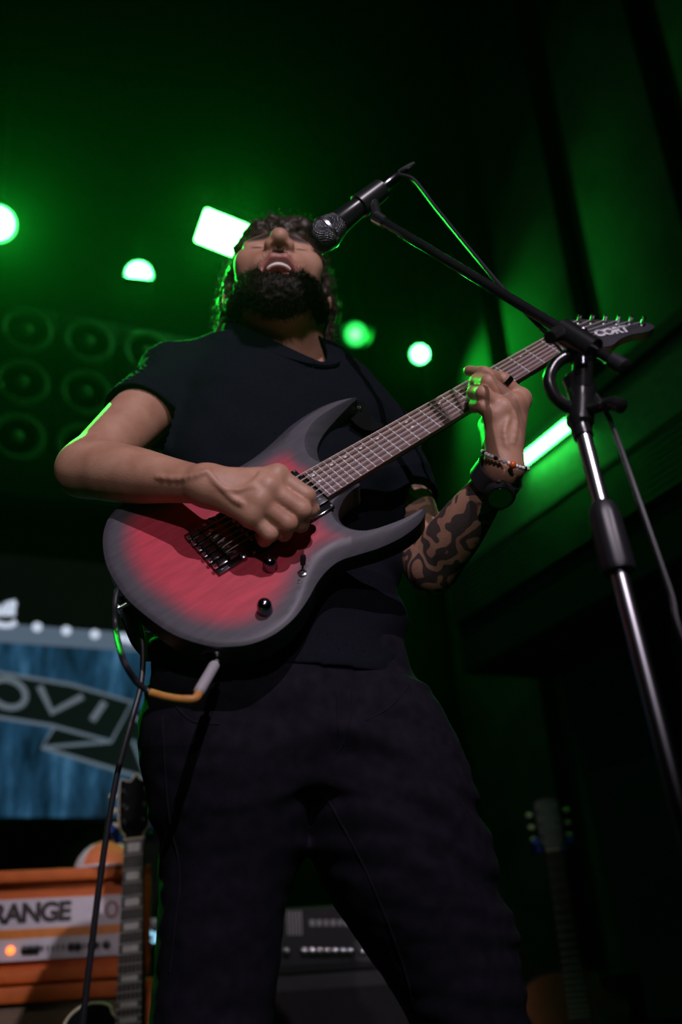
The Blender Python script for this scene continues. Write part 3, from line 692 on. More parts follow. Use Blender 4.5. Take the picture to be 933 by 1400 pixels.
# neck, fretboard, frets
SL = 0.6477
def fx(k): return SL * 2 ** (-k / 12)
def hw(x): return 0.0215 + 0.0075 * (SL - x) / 0.4858
nk = []
for x in np.linspace(0.205, SL, 14):
    h = hw(x) - 0.0008; nk.append([(x, h * math.cos(a), -0.008 - 0.015 * math.sin(a) ** 0.8 if math.sin(a) > 0 else -0.008) for a in np.linspace(0, math.pi, 12)])
mb = MB(); vs = [p for r_ in nk for p in r_]; fs = []
for i in range(len(nk) - 1):
    for k in range(12): fs.append((i * 12 + k, i * 12 + (k + 1) % 12, (i + 1) * 12 + (k + 1) % 12, (i + 1) * 12 + k))
fs += [tuple(range(12)), tuple((len(nk) - 1) * 12 + k for k in range(12))]
mb.add(vs, fs).build('neck', 'body_side', eg)
xe = fx(24) - 0.005
fb = MB().prism([(SL, -0.0215), (SL, 0.0215), (xe, hw(xe)), (xe, -hw(xe))], -0.0085, -0.0012).build('fretboard', 'rosewood', eg, smooth=0)
for k in range(1, 25):
    x = fx(k); h = hw(x)
    MB().tube([(x, -h, -0.0012), (x, h, -0.0012)], 0.0014, 6).build('fret', 'fret_wire', fb)
for k in (3, 5, 7, 9, 12, 15, 17, 19, 21, 24):
    x = (fx(k) + fx(k - 1)) / 2
    for y in ((0.55, 0.0) if k in (12, 24) else (0.6,)):
        yy = y * hw(x) if y else 0.55 * hw(x) - 0.0135 * (1 + 0 * x)
        yy = {True: yy, False: 0.58 * hw(x)}[k in (12, 24)]
        MB().lathe((x, yy, -0.0014), (0, 0, 1), [(0, 0.0024), (0.0004, 0.0024)], 12).build('dot_inlay', 'pearl', fb)
MB().box((SL + 0.002, 0, -0.001), (0.004, 0.043, 0.007)).build('nut', 'black_plastic', eg)
# headstock, tilted back
ha = RAD(9)
def hsf(x, y, z):
    dx = x - SL; return np.array((SL + dx * math.cos(ha) + z * math.sin(ha), y, -0.006 - dx * math.sin(ha) + z * math.cos(ha)))
HS = [(650, 21.5), (662, 25), (676, 34), (690, 36), (716, 25), (740, 9), (765, -9), (790, -29), (803, -42), (801, -52), (790, -55), (775, -54), (750, -47), (724, -46), (700, -51), (682, -47), (668, -31), (658, -23), (650, -21.5)]
hp = catmull([(a * 0.001, b_ * 0.001) for a, b_ in HS], 4, True)
hd = MB().prism(hp, -0.013, 0.0, hsf).build('headstock', 'maple_edge', eg)
MB().prism(hp, 0.0, 0.0012, hsf).build('headstock_face', 'headstock_black', eg)
ty = [(700, 22), (718, 11), (736, -1), (754, -13), (771, -25), (788, -37)]
for a, b_ in ty:
    a *= 0.001; b_ *= 0.001; ps = hsf(a, b_, 0.001); zz = hsf(1, 0, 1) - hsf(1, 0, 0)
    pt = MB().lathe(ps, zz, [(0, 0.0065), (0.002, 0.006), (0.003, 0.0035), (0.012, 0.003), (0.015, 0.0032)], 12).build('tuner_post', 'chrome', hd)
    dd = nrm(hsf(a + 0.006, b_ + 0.009, -0.012) - hsf(a, b_, -0.012)); p0 = hsf(a, b_, -0.018)
    MB().lathe(p0, dd, [(0.004, 0.004), (0.014, 0.003), (0.016, 0.006), (0.021, 0.0075), (0.030, 0.0065), (0.032, 0.003)], 12, sx=0.6).build('tuner_button', 'chrome', pt)
me = text_mesh('CORT', 0.0235, 0.0003, 0.0012, shear=0.15, space=0.95); lo = link('logo', me, 'logo_silver', eg)
pl = hsf(0.727, -0.024, 0.0018)
vx = nrm(GM.T @ (G(852, 455, -0.02) - G(822, 464, -0.02)))
an = math.atan2(vx[1], vx[0])
lo.matrix_basis = Matrix.Translation(Vector(pl)) @ Matrix.Rotation(ha, 4, 'Y') @ Matrix.Rotation(an, 4, 'Z')
# strings
for k in range(6):
    s_ = (k - 2.5) / 2.5; y0, y1 = s_ * 0.0258, s_ * 0.0178; r_ = 0.00050 + 0.00009 * k
    tp = hsf(ty[5 - k][0] * 0.001, ty[5 - k][1] * 0.001, 0.008)
    MB().tube([(-0.004, y0, 0.0035), (0.004, y0, 0.0052), (SL, y1, 0.0022), tuple(tp)], r_, 6).build('string', 'fret_wire' if k < 3 else 'gold_string', eg)
# bridge with six saddles
br = MB().box((-0.010, 0, -0.0075), (0.036, 0.086, 0.005), None, 0.0015).build('bridge', 'dark_chrome', eg)
for k in range(6):
    y = (k - 2.5) / 2.5 * 0.0345 * 0.93; sd = MB(); dx = 0.0022 * (k - 2.5)
    sd.box((0.0 - dx * 0.4, y, -0.001), (0.016, 0.0105, 0.008), None, 0.0012); sd.box((-0.016, y, -0.002), (0.014, 0.009, 0.006), None, 0.001)
    s1 = sd.build('saddle', 'dark_chrome', br)
    MB().cyl((-0.024, y, -0.001), (-0.028, y, -0.001), 0.0032, seg=10).build('saddle_screw', 'chrome', s1)
    MB().cyl((0.002 - dx * 0.4, y, 0.003), (0.002 - dx * 0.4, y, 0.0042), 0.0026, seg=10).build('saddle_screw', 'chrome', s1)
for s_ in (-1, 1): MB().lathe((0.012, s_ * 0.038, -0.0095), (0, 0, 1), [(0, 0.006), (0.008, 0.006), (0.009, 0.004)], 14).build('bridge_post', 'dark_chrome', br)
# humbuckers in black rings
for x0 in (0.044, 0.136):
    ring = MB().box((x0, 0, -0.0075), (0.041, 0.092, 0.006), None, 0.0022).build('pickup_ring', 'black_gloss', eg)
    for q in (-1, 1):
        bb = MB().box((x0 + q * 0.0095, 0, -0.003), (0.017, 0.070, 0.006), None, 0.0015).build('pickup_coil', 'black_plastic', ring)
        for k in range(6): MB().lathe((x0 + q * 0.0095, (k - 2.5) * 0.0104, -0.0002), (0, 0, 1), [(0, 0.0026), (0.0007, 0.0024)], 10).build('pole_piece', 'steel', bb)
    for sx in (-1, 1):
        for sy in (-1, 1): MB().lathe((x0 + sx * 0.017, sy * 0.0425, -0.0048), (0, 0, 1), [(0, 0.0022), (0.001, 0.0018)], 10).build('ring_screw', 'steel', ring)
# knobs, switch
for x, y in ((-0.0145, -0.1255), (0.030, -0.0735)):
    MB().lathe((x, y, Z0), (0, 0, 1), [(0, 0.0098), (0.002, 0.0098), (0.013, 0.0092), (0.017, 0.0078), (0.0195, 0.005), (0.0205, 0.001)], 24).build('knob', 'dark_chrome', eg)
x, y = 0.056, -0.108
sw = MB().lathe((x, y, Z0), (0, 0, 1), [(0, 0.0052), (0.003, 0.0052), (0.0035, 0.0035), (0.006, 0.003)], 14).build('switch', 'chrome', eg)
MB().lathe((x, y, Z0 + 0.005), nrm((0.5, 0.45, 1.0)), [(0, 0.0013), (0.008, 0.0014), (0.0085, 0.0034), (0.018, 0.0040), (0.022, 0.0028), (0.0225, 0.001)], 14).build('switch_tip', 'black_plastic', sw)
MB().lathe((0.045, -0.116, Z0), (0, 0, 1), [(0, 0.0035), (0.0012, 0.003)], 12).build('screw', 'chrome', eg)
# jack plate on the lower rim, strap buttons
tailn = nrm((-0.62, -0.78, 0)); jp = np.array((-0.092, -0.127, Z0 - 0.022))
jx = nrm(np.cross(tailn, (0, 0, 1)))
mb = MB(); pr_ = [(0.020 * math.cos(a), 0.013 * math.sin(a)) for a in np.linspace(0, 2 * math.pi, 25)[:-1]]
mb.prism(pr_, -0.004, 0.003, lambda u, v, w: jp + jx * u + np.array((0, 0, 1)) * v + tailn * w).build('jack_plate', 'black_gloss', eg)
for p, d in (((-0.136, 0.012, Z0 - 0.02), (-1, 0, 0)), ((0.312, 0.112, Z0 - 0.022), (0.8, 0.3, -0.3))):
    MB().lathe(p, d, [(-0.006, 0.005), (0.005, 0.004), (0.011, 0.0035), (0.012, 0.007), (0.0155, 0.007)], 14).build('strap_button', 'chrome', eg)

# ================================================================ signed-distance modelling for the singer
F32 = np.float32
class Cone:          # rounded cone
    def __init__(s, a, b, ra, rb, k=0.012, op='u'):
        s.a = np.asarray(a, F32); s.d = np.asarray(b, F32) - s.a; s.l2 = float(s.d @ s.d) + 1e-12; s.ra, s.rb, s.k, s.op = ra, rb, k, op
    def ev(s, P):
        Q = P - s.a; t = np.clip(Q @ s.d / s.l2, 0, 1); Q = Q - t[:, None] * s.d
        return np.sqrt(np.einsum('ij,ij->i', Q, Q)) - (s.ra + t * (s.rb - s.ra))
class Limb:          # one tapering limb: radius profile along a -> b
    def __init__(s, a, b, prof, k=0.02, op='u'):
        s.a = np.asarray(a, F32); s.d = np.asarray(b, F32) - s.a; s.l2 = float(s.d @ s.d); q = np.array(prof); s.t = np.linspace(0, 1, 60)
        r = np.interp(s.t, q[:, 0], q[:, 1])
        for _ in range(40): r[1:-1] = 0.25 * r[:-2] + 0.5 * r[1:-1] + 0.25 * r[2:]
        s.r = r; s.k, s.op = k, op
    def ev(s, P):
        Q = P - s.a; t = np.clip(Q @ s.d / s.l2, 0, 1); Q = Q - t[:, None] * s.d
        return (np.sqrt(np.einsum('ij,ij->i', Q, Q)) - np.interp(t, s.t, s.r)).astype(F32)
class Flat:          # rounded cone squashed along axis n by factor q (<1 is thinner)
    def __init__(s, a, b, ra, rb, n, q, k=0.012, op='u'):
        s.n = np.asarray(nrm(n), F32); s.q = q; s.c = Cone(s.m(np.asarray(a, F32)[None])[0], s.m(np.asarray(b, F32)[None])[0], ra, rb); s.k, s.op = k, op
    def m(s, P): return P + np.outer(P @ s.n, s.n).astype(F32) * F32(1 / s.q - 1)
    def ev(s, P): return s.c.ev(s.m(P)) * s.q
class Ell:
    def __init__(s, c, r, R=None, k=0.012, op='u'):
        s.c = np.asarray(c, F32); s.r = np.asarray(r, F32); s.R = np.asarray(np.eye(3) if R is None else R, F32); s.k, s.op = k, op
    def ev(s, P):
        Q = (P - s.c) @ s.R; a = Q / s.r; k0 = np.sqrt((a * a).sum(1)); b = a / s.r; k1 = np.sqrt((b * b).sum(1)) + 1e-9
        return np.where(k0 < 0.05, -float(s.r.min()), k0 * (k0 - 1) / k1)
class Loft:          # stack of elliptic sections over z: (z, cx, cy, half width, half depth, yaw)
    def __init__(s, secs, k=0.02, op='u', p=2.3):
        S = np.array(sorted(secs), float); zz = np.linspace(S[0, 0], S[-1, 0], 90)
        from_ = []
        for c in range(1, 6):
            y = np.interp(zz, S[:, 0], S[:, c])
            for _ in range(6): y[1:-1] = 0.25 * y[:-2] + 0.5 * y[1:-1] + 0.25 * y[2:]
            from_.append(y)
        s.z = zz; s.t = from_; s.k, s.op, s.p = k, op, p
    def ev(s, P):
        z = P[:, 2]; cx, cy, a, b, yw = [np.interp(z, s.z, t).astype(F32) for t in s.t]
        dx, dy = P[:, 0] - cx, P[:, 1] - cy; c, n = np.cos(yw), np.sin(yw); u = np.abs(dx * c + dy * n) / a; v = np.abs(-dx * n + dy * c) / b
        k0 = (u ** s.p + v ** s.p) ** (1 / s.p); d = (k0 - 1) * np.minimum(a, b) * 0.9
        dz = np.maximum(s.z[0] - z, z - s.z[-1]); return np.maximum(d, dz).astype(F32)
def smin(a, b, k):
    h = np.maximum(k - np.abs(a - b), 0) / k; return np.minimum(a, b) - h * h * k * 0.25
def smax(a, b, k): return -smin(-a, -b, k)
class Field:
    def __init__(s, prims, post=None): s.p = prims; s.post = post
    def cull(s, c, rad):
        cc = np.asarray(c, F32)[None]; ds = [float(q.ev(cc)[0]) for q in s.p]; r = rad * 1.35
        bound = min((d + r for d, q in zip(ds, s.p) if q.op == 'u'), default=9)
        return [q for d, q in zip(ds, s.p) if (d - r <= bound + q.k if q.op == 'u' else d - r <= q.k + 0.004)]
    def __call__(s, P, prims=None):
        d = None
        for q in (s.p if prims is None else prims):
            e = q.ev(P)
            if q.op == 'u': d = e if d is None else smin(d, e, q.k)
            else: d = smax(d, -e, q.k) if d is not None else None
        if d is None: d = np.full(len(P), 0.5, F32)
        return s.post(P, d) if s.post else d
def surface(field, lo, hi, h, B=18):
    lo = np.asarray(lo, float); dims = np.ceil((np.asarray(hi) - lo) / (h * B)).astype(int)
    NN = dims * B + 3
    g = np.stack(np.meshgrid(np.arange(B + 1), np.arange(B + 1), np.arange(B + 1), indexing='ij'), -1).reshape(-1, 3)
    rad = math.sqrt(3) / 2 * B * h; K, V, E = [], [], []
    bi = np.stack(np.meshgrid(*[np.arange(d) for d in dims], indexing='ij'), -1).reshape(-1, 3)
    cen = lo + (bi * B + B / 2) * h
    dc = np.concatenate([field(c.astype(F32)) for c in np.array_split(cen, max(1, len(cen) // 20000))])
    for b in bi[np.abs(dc) < rad * 1.5 + 0.006]:
        idx = g + b * B; P = (lo + idx * h).astype(F32); pr = field.cull(lo + (b * B + B / 2) * h, rad)
        if not pr: continue
        D = field(P, pr).reshape(B + 1, B + 1, B + 1); neg = D < 0
        if neg.all() or not neg.any(): continue
        acc = np.zeros((B, B, B, 3)); cnt = np.zeros((B, B, B))
        for ax in range(3):
            for o1 in (0, 1):
                for o2 in (0, 1):
                    oo = [0, 0, 0]; oth = [q for q in range(3) if q != ax]; oo[oth[0]], oo[oth[1]] = o1, o2
                    s0 = tuple(slice(q, q + B) for q in oo); pp = list(oo); pp[ax] += 1; s1 = tuple(slice(q, q + B) for q in pp)
                    d0, d1 = D[s0], D[s1]; cr = (d0 < 0) != (d1 < 0)
                    t = np.where(cr, d0 / np.where(cr, d0 - d1, 1), 0)
                    for a in range(3): acc[..., a] += np.where(cr, oo[a] + (t if a == ax else 0), 0)
                    cnt += cr
        w = np.argwhere(cnt > 0); gi = w + b * B
        V.append(lo + (gi + acc[tuple(w.T)] / cnt[tuple(w.T)][:, None]) * h); K.append((gi[:, 0] * NN[1] + gi[:, 1]) * NN[2] + gi[:, 2])
        for ax in range(3):
            s0 = (slice(0, B),) * 3; pp = [slice(0, B)] * 3; pp[ax] = slice(1, B + 1); a0, a1 = neg[s0], neg[tuple(pp)]
            w = np.argwhere(a0 != a1)
            if len(w): E.append(np.concatenate([w + b * B, np.full((len(w), 1), ax), a0[tuple(w.T)][:, None]], 1))
    K = np.concatenate(K); V = np.concatenate(V); E = np.concatenate(E); od = np.argsort(K); K = K[od]; V = V[od]; quads = []
    for ax in range(3):
        e = E[E[:, 3] == ax]; o = [q for q in range(3) if q != ax]; u, v = o if ax != 1 else o[::-1]
        ids = []
        for du, dv in ((-1, -1), (0, -1), (0, 0), (-1, 0)):
            c = e[:, :3].copy(); c[:, u] += du; c[:, v] += dv; k = (c[:, 0] * NN[1] + c[:, 1]) * NN[2] + c[:, 2]
            i = np.clip(np.searchsorted(K, k), 0, len(K) - 1); ids.append(np.where((K[i] == k) & (c.min(1) >= 0), i, -1))
        q = np.stack(ids, 1); ok = (q >= 0).all(1); q = q[ok]; fl = e[ok, 4] == 0; q[fl] = q[fl][:, ::-1]; quads.append(q)
    return V, np.concatenate(quads)
def sdf_mesh(name, V, Qd):
    me = bpy.data.meshes.new(name); me.vertices.add(len(V)); me.vertices.foreach_set('co', V.astype(F32).ravel())
    me.loops.add(len(Qd) * 4); me.loops.foreach_set('vertex_index', Qd.astype(np.int32).ravel())
    me.polygons.add(len(Qd)); me.polygons.foreach_set('loop_start', np.arange(0, len(Qd) * 4, 4, dtype=np.int32))
    me.update(calc_edges=True); me.shade_smooth(); return me
def laplace(V, Qd, it=1, lam=0.5):
    for _ in range(it):
        acc = np.zeros_like(V); cnt = np.zeros(len(V))
        for a in range(4):
            for b in (1, 3):
                np.add.at(acc, Qd[:, a], V[Qd[:, (a + b) % 4]]); np.add.at(cnt, Qd[:, a], 1)
        V = V + lam * (acc / np.maximum(cnt, 1)[:, None] - V)
    return V
def vhash(i, j, k, s):
    h = (i.astype(np.int64) * 374761393 + j.astype(np.int64) * 668265263 + k.astype(np.int64) * 2147483647 + s * 1274126177) & 0x7fffffff
    h = ((h ^ (h >> 13)) * 1274126177) & 0x7fffffff
    return ((h ^ (h >> 16)) & 0xffff).astype(F32) / 32768.0 - 1
def noise(P, sc, seed=0):
    Q = P * np.asarray(sc, F32); f = np.floor(Q); I = f.astype(np.int32); t = Q - f; t = t * t * (3 - 2 * t); r = 0
    for a in (0, 1):
        for b in (0, 1):
            for c in (0, 1):
                w = (t[:, 0] if a else 1 - t[:, 0]) * (t[:, 1] if b else 1 - t[:, 1]) * (t[:, 2] if c else 1 - t[:, 2])
                r = r + w * vhash(I[:, 0] + a, I[:, 1] + b, I[:, 2] + c, seed)
    return r

# ---------------------------------------------------------------- joints
SHR, SHL = W(240, 522, 1.385), W(524, 612, 1.47)          # shoulders (his right, his left)
WRR = G(284, 664, 0.062)
ELR = on_ray_at(118, 640, SHR, 0.285, True)
WRL = G(689, 640, -0.012)
ELL = on_ray_at(590, 775, SHL, 0.27, True)
print('ELR', ELR, 'forearm', np.linalg.norm(WRR - ELR), 'ELL', ELL, 'forearm', np.linalg.norm(WRL - ELL))
NECK0 = W(402, 505, 1.41); HEAD = W(379, 406, 1.385)
hp_, hyaw, hroll = RAD(24), RAD(8), RAD(-3)
HF = nrm(np.array([math.sin(hyaw) * math.cos(hp_), -math.cos(hyaw) * math.cos(hp_), math.sin(hp_)]))
HX0 = nrm(np.cross((0, 0, 1), HF) * -1.0)
if HX0[0] < 0: HX0 = -HX0
HU0 = np.cross(HF, HX0)
HU0 = HU0 if HU0[2] > 0 else -HU0
HX = nrm(HX0 * math.cos(hroll) + HU0 * math.sin(hroll)); HU = nrm(HU0 * math.cos(hroll) - HX0 * math.sin(hroll))
HS_ = 1.04
HR = np.stack([HX, HF, HU], 1)                             # head frame: x to his left, y forward, z up
def H(x, y, z): return HEAD + HR @ (np.array([x, y, z]) * HS_)
def HC(a, b, ra, rb, k=0.012, op='u'): return Cone(H(*a), H(*b), ra * HS_, rb * HS_, k, op)
def HE(c, r, k=0.012, op='u', rx=0.0, rz=0.0):
    L = np.array(Matrix.Rotation(rz, 3, 'Z') @ Matrix.Rotation(rx, 3, 'X')); return Ell(H(*c), np.array(r) * HS_, HR @ L, k, op)

# ---------------------------------------------------------------- torso (shared by shirt and body)
def row(py, xl, Yl, xr, Yr, b):
    a, c = W(xl, py, Yl), W(xr, py, Yr); m = (a + c) / 2
    return (m[2], m[0], m[1], math.hypot(c[0] - a[0], c[1] - a[1]) / 2, b, math.atan2(c[1] - a[1], c[0] - a[0]))
TORSO = [row(960, 206, 1.31, 566, 1.38, 0.112), row(910, 207, 1.31, 556, 1.39, 0.115), row(850, 214, 1.31, 548, 1.40, 0.116), row(780, 224, 1.32, 543, 1.42, 0.113), row(700, 230, 1.33, 541, 1.435, 0.112),
         row(640, 230, 1.335, 544, 1.445, 0.112), row(590, 234, 1.34, 538, 1.45, 0.108), row(545, 246, 1.35, 522, 1.455, 0.098), row(512, 275, 1.36, 495, 1.455, 0.080), row(488, 315, 1.37, 465, 1.445, 0.058)]
UAR, UAL = nrm(ELR - SHR), nrm(ELL - SHL)
def torso_prims(g=0.0):
    return [Loft([(z, x, y, a + g, b + g, w) for z, x, y, a, b, w in TORSO], 0.03),
            Cone(W(350, 487, 1.405), SHR + np.array([0.0, 0, 0.004]), 0.050 + g, 0.060 + g, 0.05), Cone(W(425, 512, 1.43), SHL, 0.046 + g, 0.056 + g, 0.05),
            Cone(SHR, SHR + UAR * 0.20, 0.060 + g, 0.057 + g, 0.03), Cone(SHL, SHL + UAL * 0.19, 0.056 + g, 0.056 + g, 0.03)]
def hem_z(P):
    z0 = F32(W(340, 925, 1.24)[2]); return z0 + 0.006 * np.sin((P[:, 0] + 0.2) * 9) - 0.02 * np.clip(P[:, 0] * 4, -1, 1)
# ---------------------------------------------------------------- shirt
SLR, SLL = SHR + UAR * 0.125, SHL + UAL * 0.135
neck_ax0, neck_ax1 = W(398, 515, 1.405), H(0, -0.03, -0.09)
neck_hole = Cone(W(410, 519, 1.385), neck_ax1, 0.066, 0.066)
armR = Cone(SHR + UAR * 0.10, SHR + UAR * 0.30, 0.058, 0.058); armL = Cone(SHL + UAL * 0.11, SHL + UAL * 0.30, 0.056, 0.056)
torso_only = torso_prims(0.0)[0]
def wrinkle(P):
    w = noise(P, (13, 9, 22), 3) * 0.0042 + noise(P, (34, 20, 46), 5) * 0.0016
    q = P[:, 0] * 0.6 + P[:, 2] * 1.0
    w = w + 0.0010 * np.sin(q * 85 + 5 * noise(P, 9, 8)) * np.clip(noise(P, 7, 9) + 0.35, 0, 1)
    return w.astype(F32)
def shirt_post(P, d):
    d = d + wrinkle(P)
    inner = d + 0.0045
    o = np.maximum(d, hem_z(P) - P[:, 2])
    nR, nL, tl = armR.ev(P), armL.ev(P), torso_only.ev(P)
    o = np.maximum(o, np.where(nR < np.minimum(tl, 0.05), (P - SLR.astype(F32)) @ nrm(UAR + np.array([0.10, 0, -0.10])).astype(F32), -1))
    o = np.maximum(o, np.where(nL < np.minimum(tl - 0.012, 0.05), (P - SLL.astype(F32)) @ UAL.astype(F32), -1))
    o = np.maximum(o, -neck_hole.ev(P))
    return np.maximum(o, -inner)
ps = thing('person', 'bearded singer in black T-shirt and jeans, head thrown back, playing the red guitar', 'person', (W(380, 1000, 1.36)[0], 1.36, 0.0))
PINV = np.array(ps.matrix_basis.inverted())
def person_part(name, V, Qd, m, label=None, attrs=None):
    me = sdf_mesh(name, V + PINV[:3, 3], Qd)
    for k, v in (attrs or {}).items():
        a = me.attributes.new(k, 'FLOAT', 'POINT'); a.data.foreach_set('value', v.astype(F32))
    return link(name, me, m, ps, label)
MT['tee'] = mat('tee', (0.0065, 0.0075, 0.0120), 0.85, var=0.25, scale=220, bump=0.25, bscale=900, spec=0.06, stretch=(1, 1, 5))
MT['denim'] = mat('denim', (0.0085, 0.0078, 0.0125), 0.85, var=0.3, scale=60, bump=0.35, bscale=1200, spec=0.10)
MT['seam'] = mat('seam', (0.010, 0.009, 0.012), 0.85, spec=0.1)
shirt_f = Field(torso_prims(0.0), shirt_post)
V, Qd = surface(shirt_f, W(60, 700, 1.3) * 0 + np.array([-0.46, 1.10, 0.93]), np.array([0.36, 1.66, 1.66]), 0.0034)
V = laplace(V, Qd, 2, 0.5)
person_part('shirt', V, Qd, 'tee', 'black short-sleeved T-shirt')
# rib collar and hems
tf_ = Field(torso_prims(0.0)); ca = np.asarray(neck_ax1) - W(410, 519, 1.385); ca = nrm(ca); cx_, cy_, _ = frame_from(ca); cpts = []; cnor = []
for a in np.linspace(0, 2 * math.pi, 49):
    dr = cx_ * math.cos(a) + cy_ * math.sin(a); o_ = W(410, 519, 1.385) + dr * 0.0690; ss = np.linspace(0.14, -0.09, 400); f_ = tf_((o_ + ss[:, None] * ca).astype(F32)); i = int(np.argmax(f_ < 0.001))
    cpts.append(o_ + ss[i] * ca); cnor.append(nrm(dr * 0.75 + ca * 0.65))
cpts[-1] = cpts[0]; cp_ = np.array(cpts[:-1])
for _ in range(3): cp_ = 0.5 * cp_ + 0.25 * (np.roll(cp_, 1, 0) + np.roll(cp_, -1, 0))
cpts = [q + n_ * 0.0025 for q, n_ in zip(cp_, cnor)]; cpts.append(cpts[0])
MB().strap(cpts, cnor, 0.022, 0.0045).build('collar', 'tee', ps, True, smooth=60)

# ---------------------------------------------------------------- body
def hand_prims(wr, mcp, fingers, thumb, rw, sc=1.0, palm=()):
    out = []
    for m in mcp: out.append(Cone(wr, m, rw, 0.0140 * sc, 0.014))
    for i in range(len(mcp) - 1): out.append(Cone(mcp[i], mcp[i + 1], 0.0135 * sc, 0.0130 * sc, 0.012))
    for f, s in zip(fingers, (1.0, 1.04, 0.98, 0.86)):
        r = [0.0135 * s * sc, 0.0120 * s * sc, 0.0104 * s * sc, 0.0086 * s * sc]
        for i in range(3): out.append(Cone(f[i], f[i + 1], r[i], r[i + 1], 0.0035 if i == 0 else 0.004))
    rt = [0.019 * sc, 0.0155 * sc, 0.0125 * sc, 0.0095 * sc]
    for i in range(3): out.append(Cone(thumb[i], thumb[i + 1], rt[i], rt[i + 1], 0.006))
    return out + list(palm)
R_mcp = [G(380, 652, 0.066), G(367, 668, 0.070), G(355, 687, 0.064), G(345, 706, 0.054)]
R_f = [[R_mcp[0], G(419, 678, 0.052), G(424, 697, 0.034), G(413, 700, 0.016)],
       [R_mcp[1], G(413, 698, 0.050), G(411, 716, 0.030), G(402, 712, 0.014)],
       [R_mcp[2], G(394, 716, 0.044), G(388, 729, 0.026), G(380, 722, 0.012)],
       [R_mcp[3], G(369, 730, 0.038), G(362, 738, 0.022), G(356, 732, 0.010)]]
R_t = [G(306, 668, 0.042), G(350, 672, 0.030), G(398, 688, 0.024), G(428, 696, 0.018)]
L_mcp = [G(713, 546, 0.022), G(702, 553, 0.032), G(688, 561, 0.036), G(676, 570, 0.032)]
L_f = [[L_mcp[0], G(688, 520, 0.044), G(661, 510, 0.040), G(641, 507, 0.030)],
       [L_mcp[1], G(668, 523, 0.054), G(652, 521, 0.036), G(648, 529, 0.013)],
       [L_mcp[2], G(661, 538, 0.056), G(648, 536, 0.038), G(645, 545, 0.014)],
       [L_mcp[3], G(660, 556, 0.044), G(650, 553, 0.026), G(649, 559, 0.012)]]
L_t = [G(676, 612, -0.012), G(668, 582, -0.034), G(676, 552, -0.042), G(684, 532, -0.040)]
gz = GM[:, 2]
prims = []
# arms
def limb(a, b, prof, k=0.02):
    return [Limb(a, b, prof, k)]
prims += limb(SHR, ELR, [(0, 0.050), (0.45, 0.047), (0.8, 0.041), (1.0, 0.037)])
prims += limb(ELR, WRR, [(0, 0.037), (0.22, 0.042), (0.45, 0.039), (0.75, 0.029), (1.0, 0.024)])
prims += [Cone(ELR + np.array([-0.012, 0.006, -0.004]), ELR + (WRR - ELR) * 0.2, 0.026, 0.030, 0.02)]
prims += limb(SHL, ELL, [(0, 0.049), (0.45, 0.046), (0.8, 0.040), (1.0, 0.037)])
prims += limb(ELL, WRL, [(0, 0.037), (0.25, 0.041), (0.5, 0.036), (0.8, 0.027), (1.0, 0.0235)])
# hands
prims += hand_prims(WRR, R_mcp, R_f, R_t, 0.0215, 1.0)
prims += hand_prims(WRL, L_mcp, L_f, L_t, 0.0205, 0.92, [Cone(G(690, 600, 0.008), G(694, 570, 0.016), 0.022, 0.018, 0.014)])
for a, b in ((0, 0.25), ): pass
# tendons and a vein on the backs of the hands
for m in R_mcp[:3]: prims.append(Cone(WRR + (m - WRR) * 0.35 + gz * 0.0125, m + gz * 0.0085, 0.003, 0.0035, 0.008))
for m in L_mcp[:3]: prims.append(Cone(WRL + (m - WRL) * 0.35 + gz * 0.013, m + gz * 0.0075, 0.003, 0.0035, 0.008))
vn = [G(293, 655, 0.0815), G(303, 664, 0.0835), G(318, 671, 0.0840), G(336, 667, 0.0835), G(350, 670, 0.0800)]

pre_ = Field(list(prims))
def skin_hit(px, py, off):
    d = ray(px, py); t0 = 0.98 / d[1]; ts = np.linspace(t0, t0 + 0.6, 1200); Q_ = (CAM + ts[:, None] * d).astype(F32); f_ = pre_(Q_); i = int(np.argmax(f_ < 0)); return CAM + (ts[i]) * d + nrm(d) * off
for vp in ([(284, 644), (292, 655), (304, 667), (322, 671), (338, 667), (352, 666)], [(304, 667), (318, 681), (334, 690)], [(338, 667), (352, 655), (358, 646)], [(215, 652), (245, 655), (270, 650), (284, 644)], [(694, 612), (690, 590), (696, 572)], [(702, 605), (706, 580), (703, 564)]):
    hp2 = [skin_hit(a, b, 0.0006) for a, b in vp]; hp2 = catmull(hp2, 3)
    for i in range(len(hp2) - 1): prims.append(Cone(hp2[i], hp2[i + 1], 0.0019, 0.0019, 0.005))
# knuckle bumps
for q in R_mcp: prims.append(Ell(q + gz * 0.006, (0.011, 0.011, 0.011), None, 0.008))
for q in L_mcp: prims.append(Ell(q + gz * 0.006, (0.010, 0.010, 0.010), None, 0.008))
# neck
prims += [Cone(NECK0 + np.array([0, 0.02, -0.03]), H(0, -0.028, -0.06), 0.060, 0.054, 0.03), Cone(NECK0, H(0.0, 0.012, -0.085), 0.046, 0.040, 0.03),
          Cone(W(432, 512, 1.395), H(0.058, -0.015, -0.035), 0.014, 0.016, 0.022), Cone(W(395, 512, 1.385), H(-0.055, -0.015, -0.035), 0.014, 0.016, 0.022)]
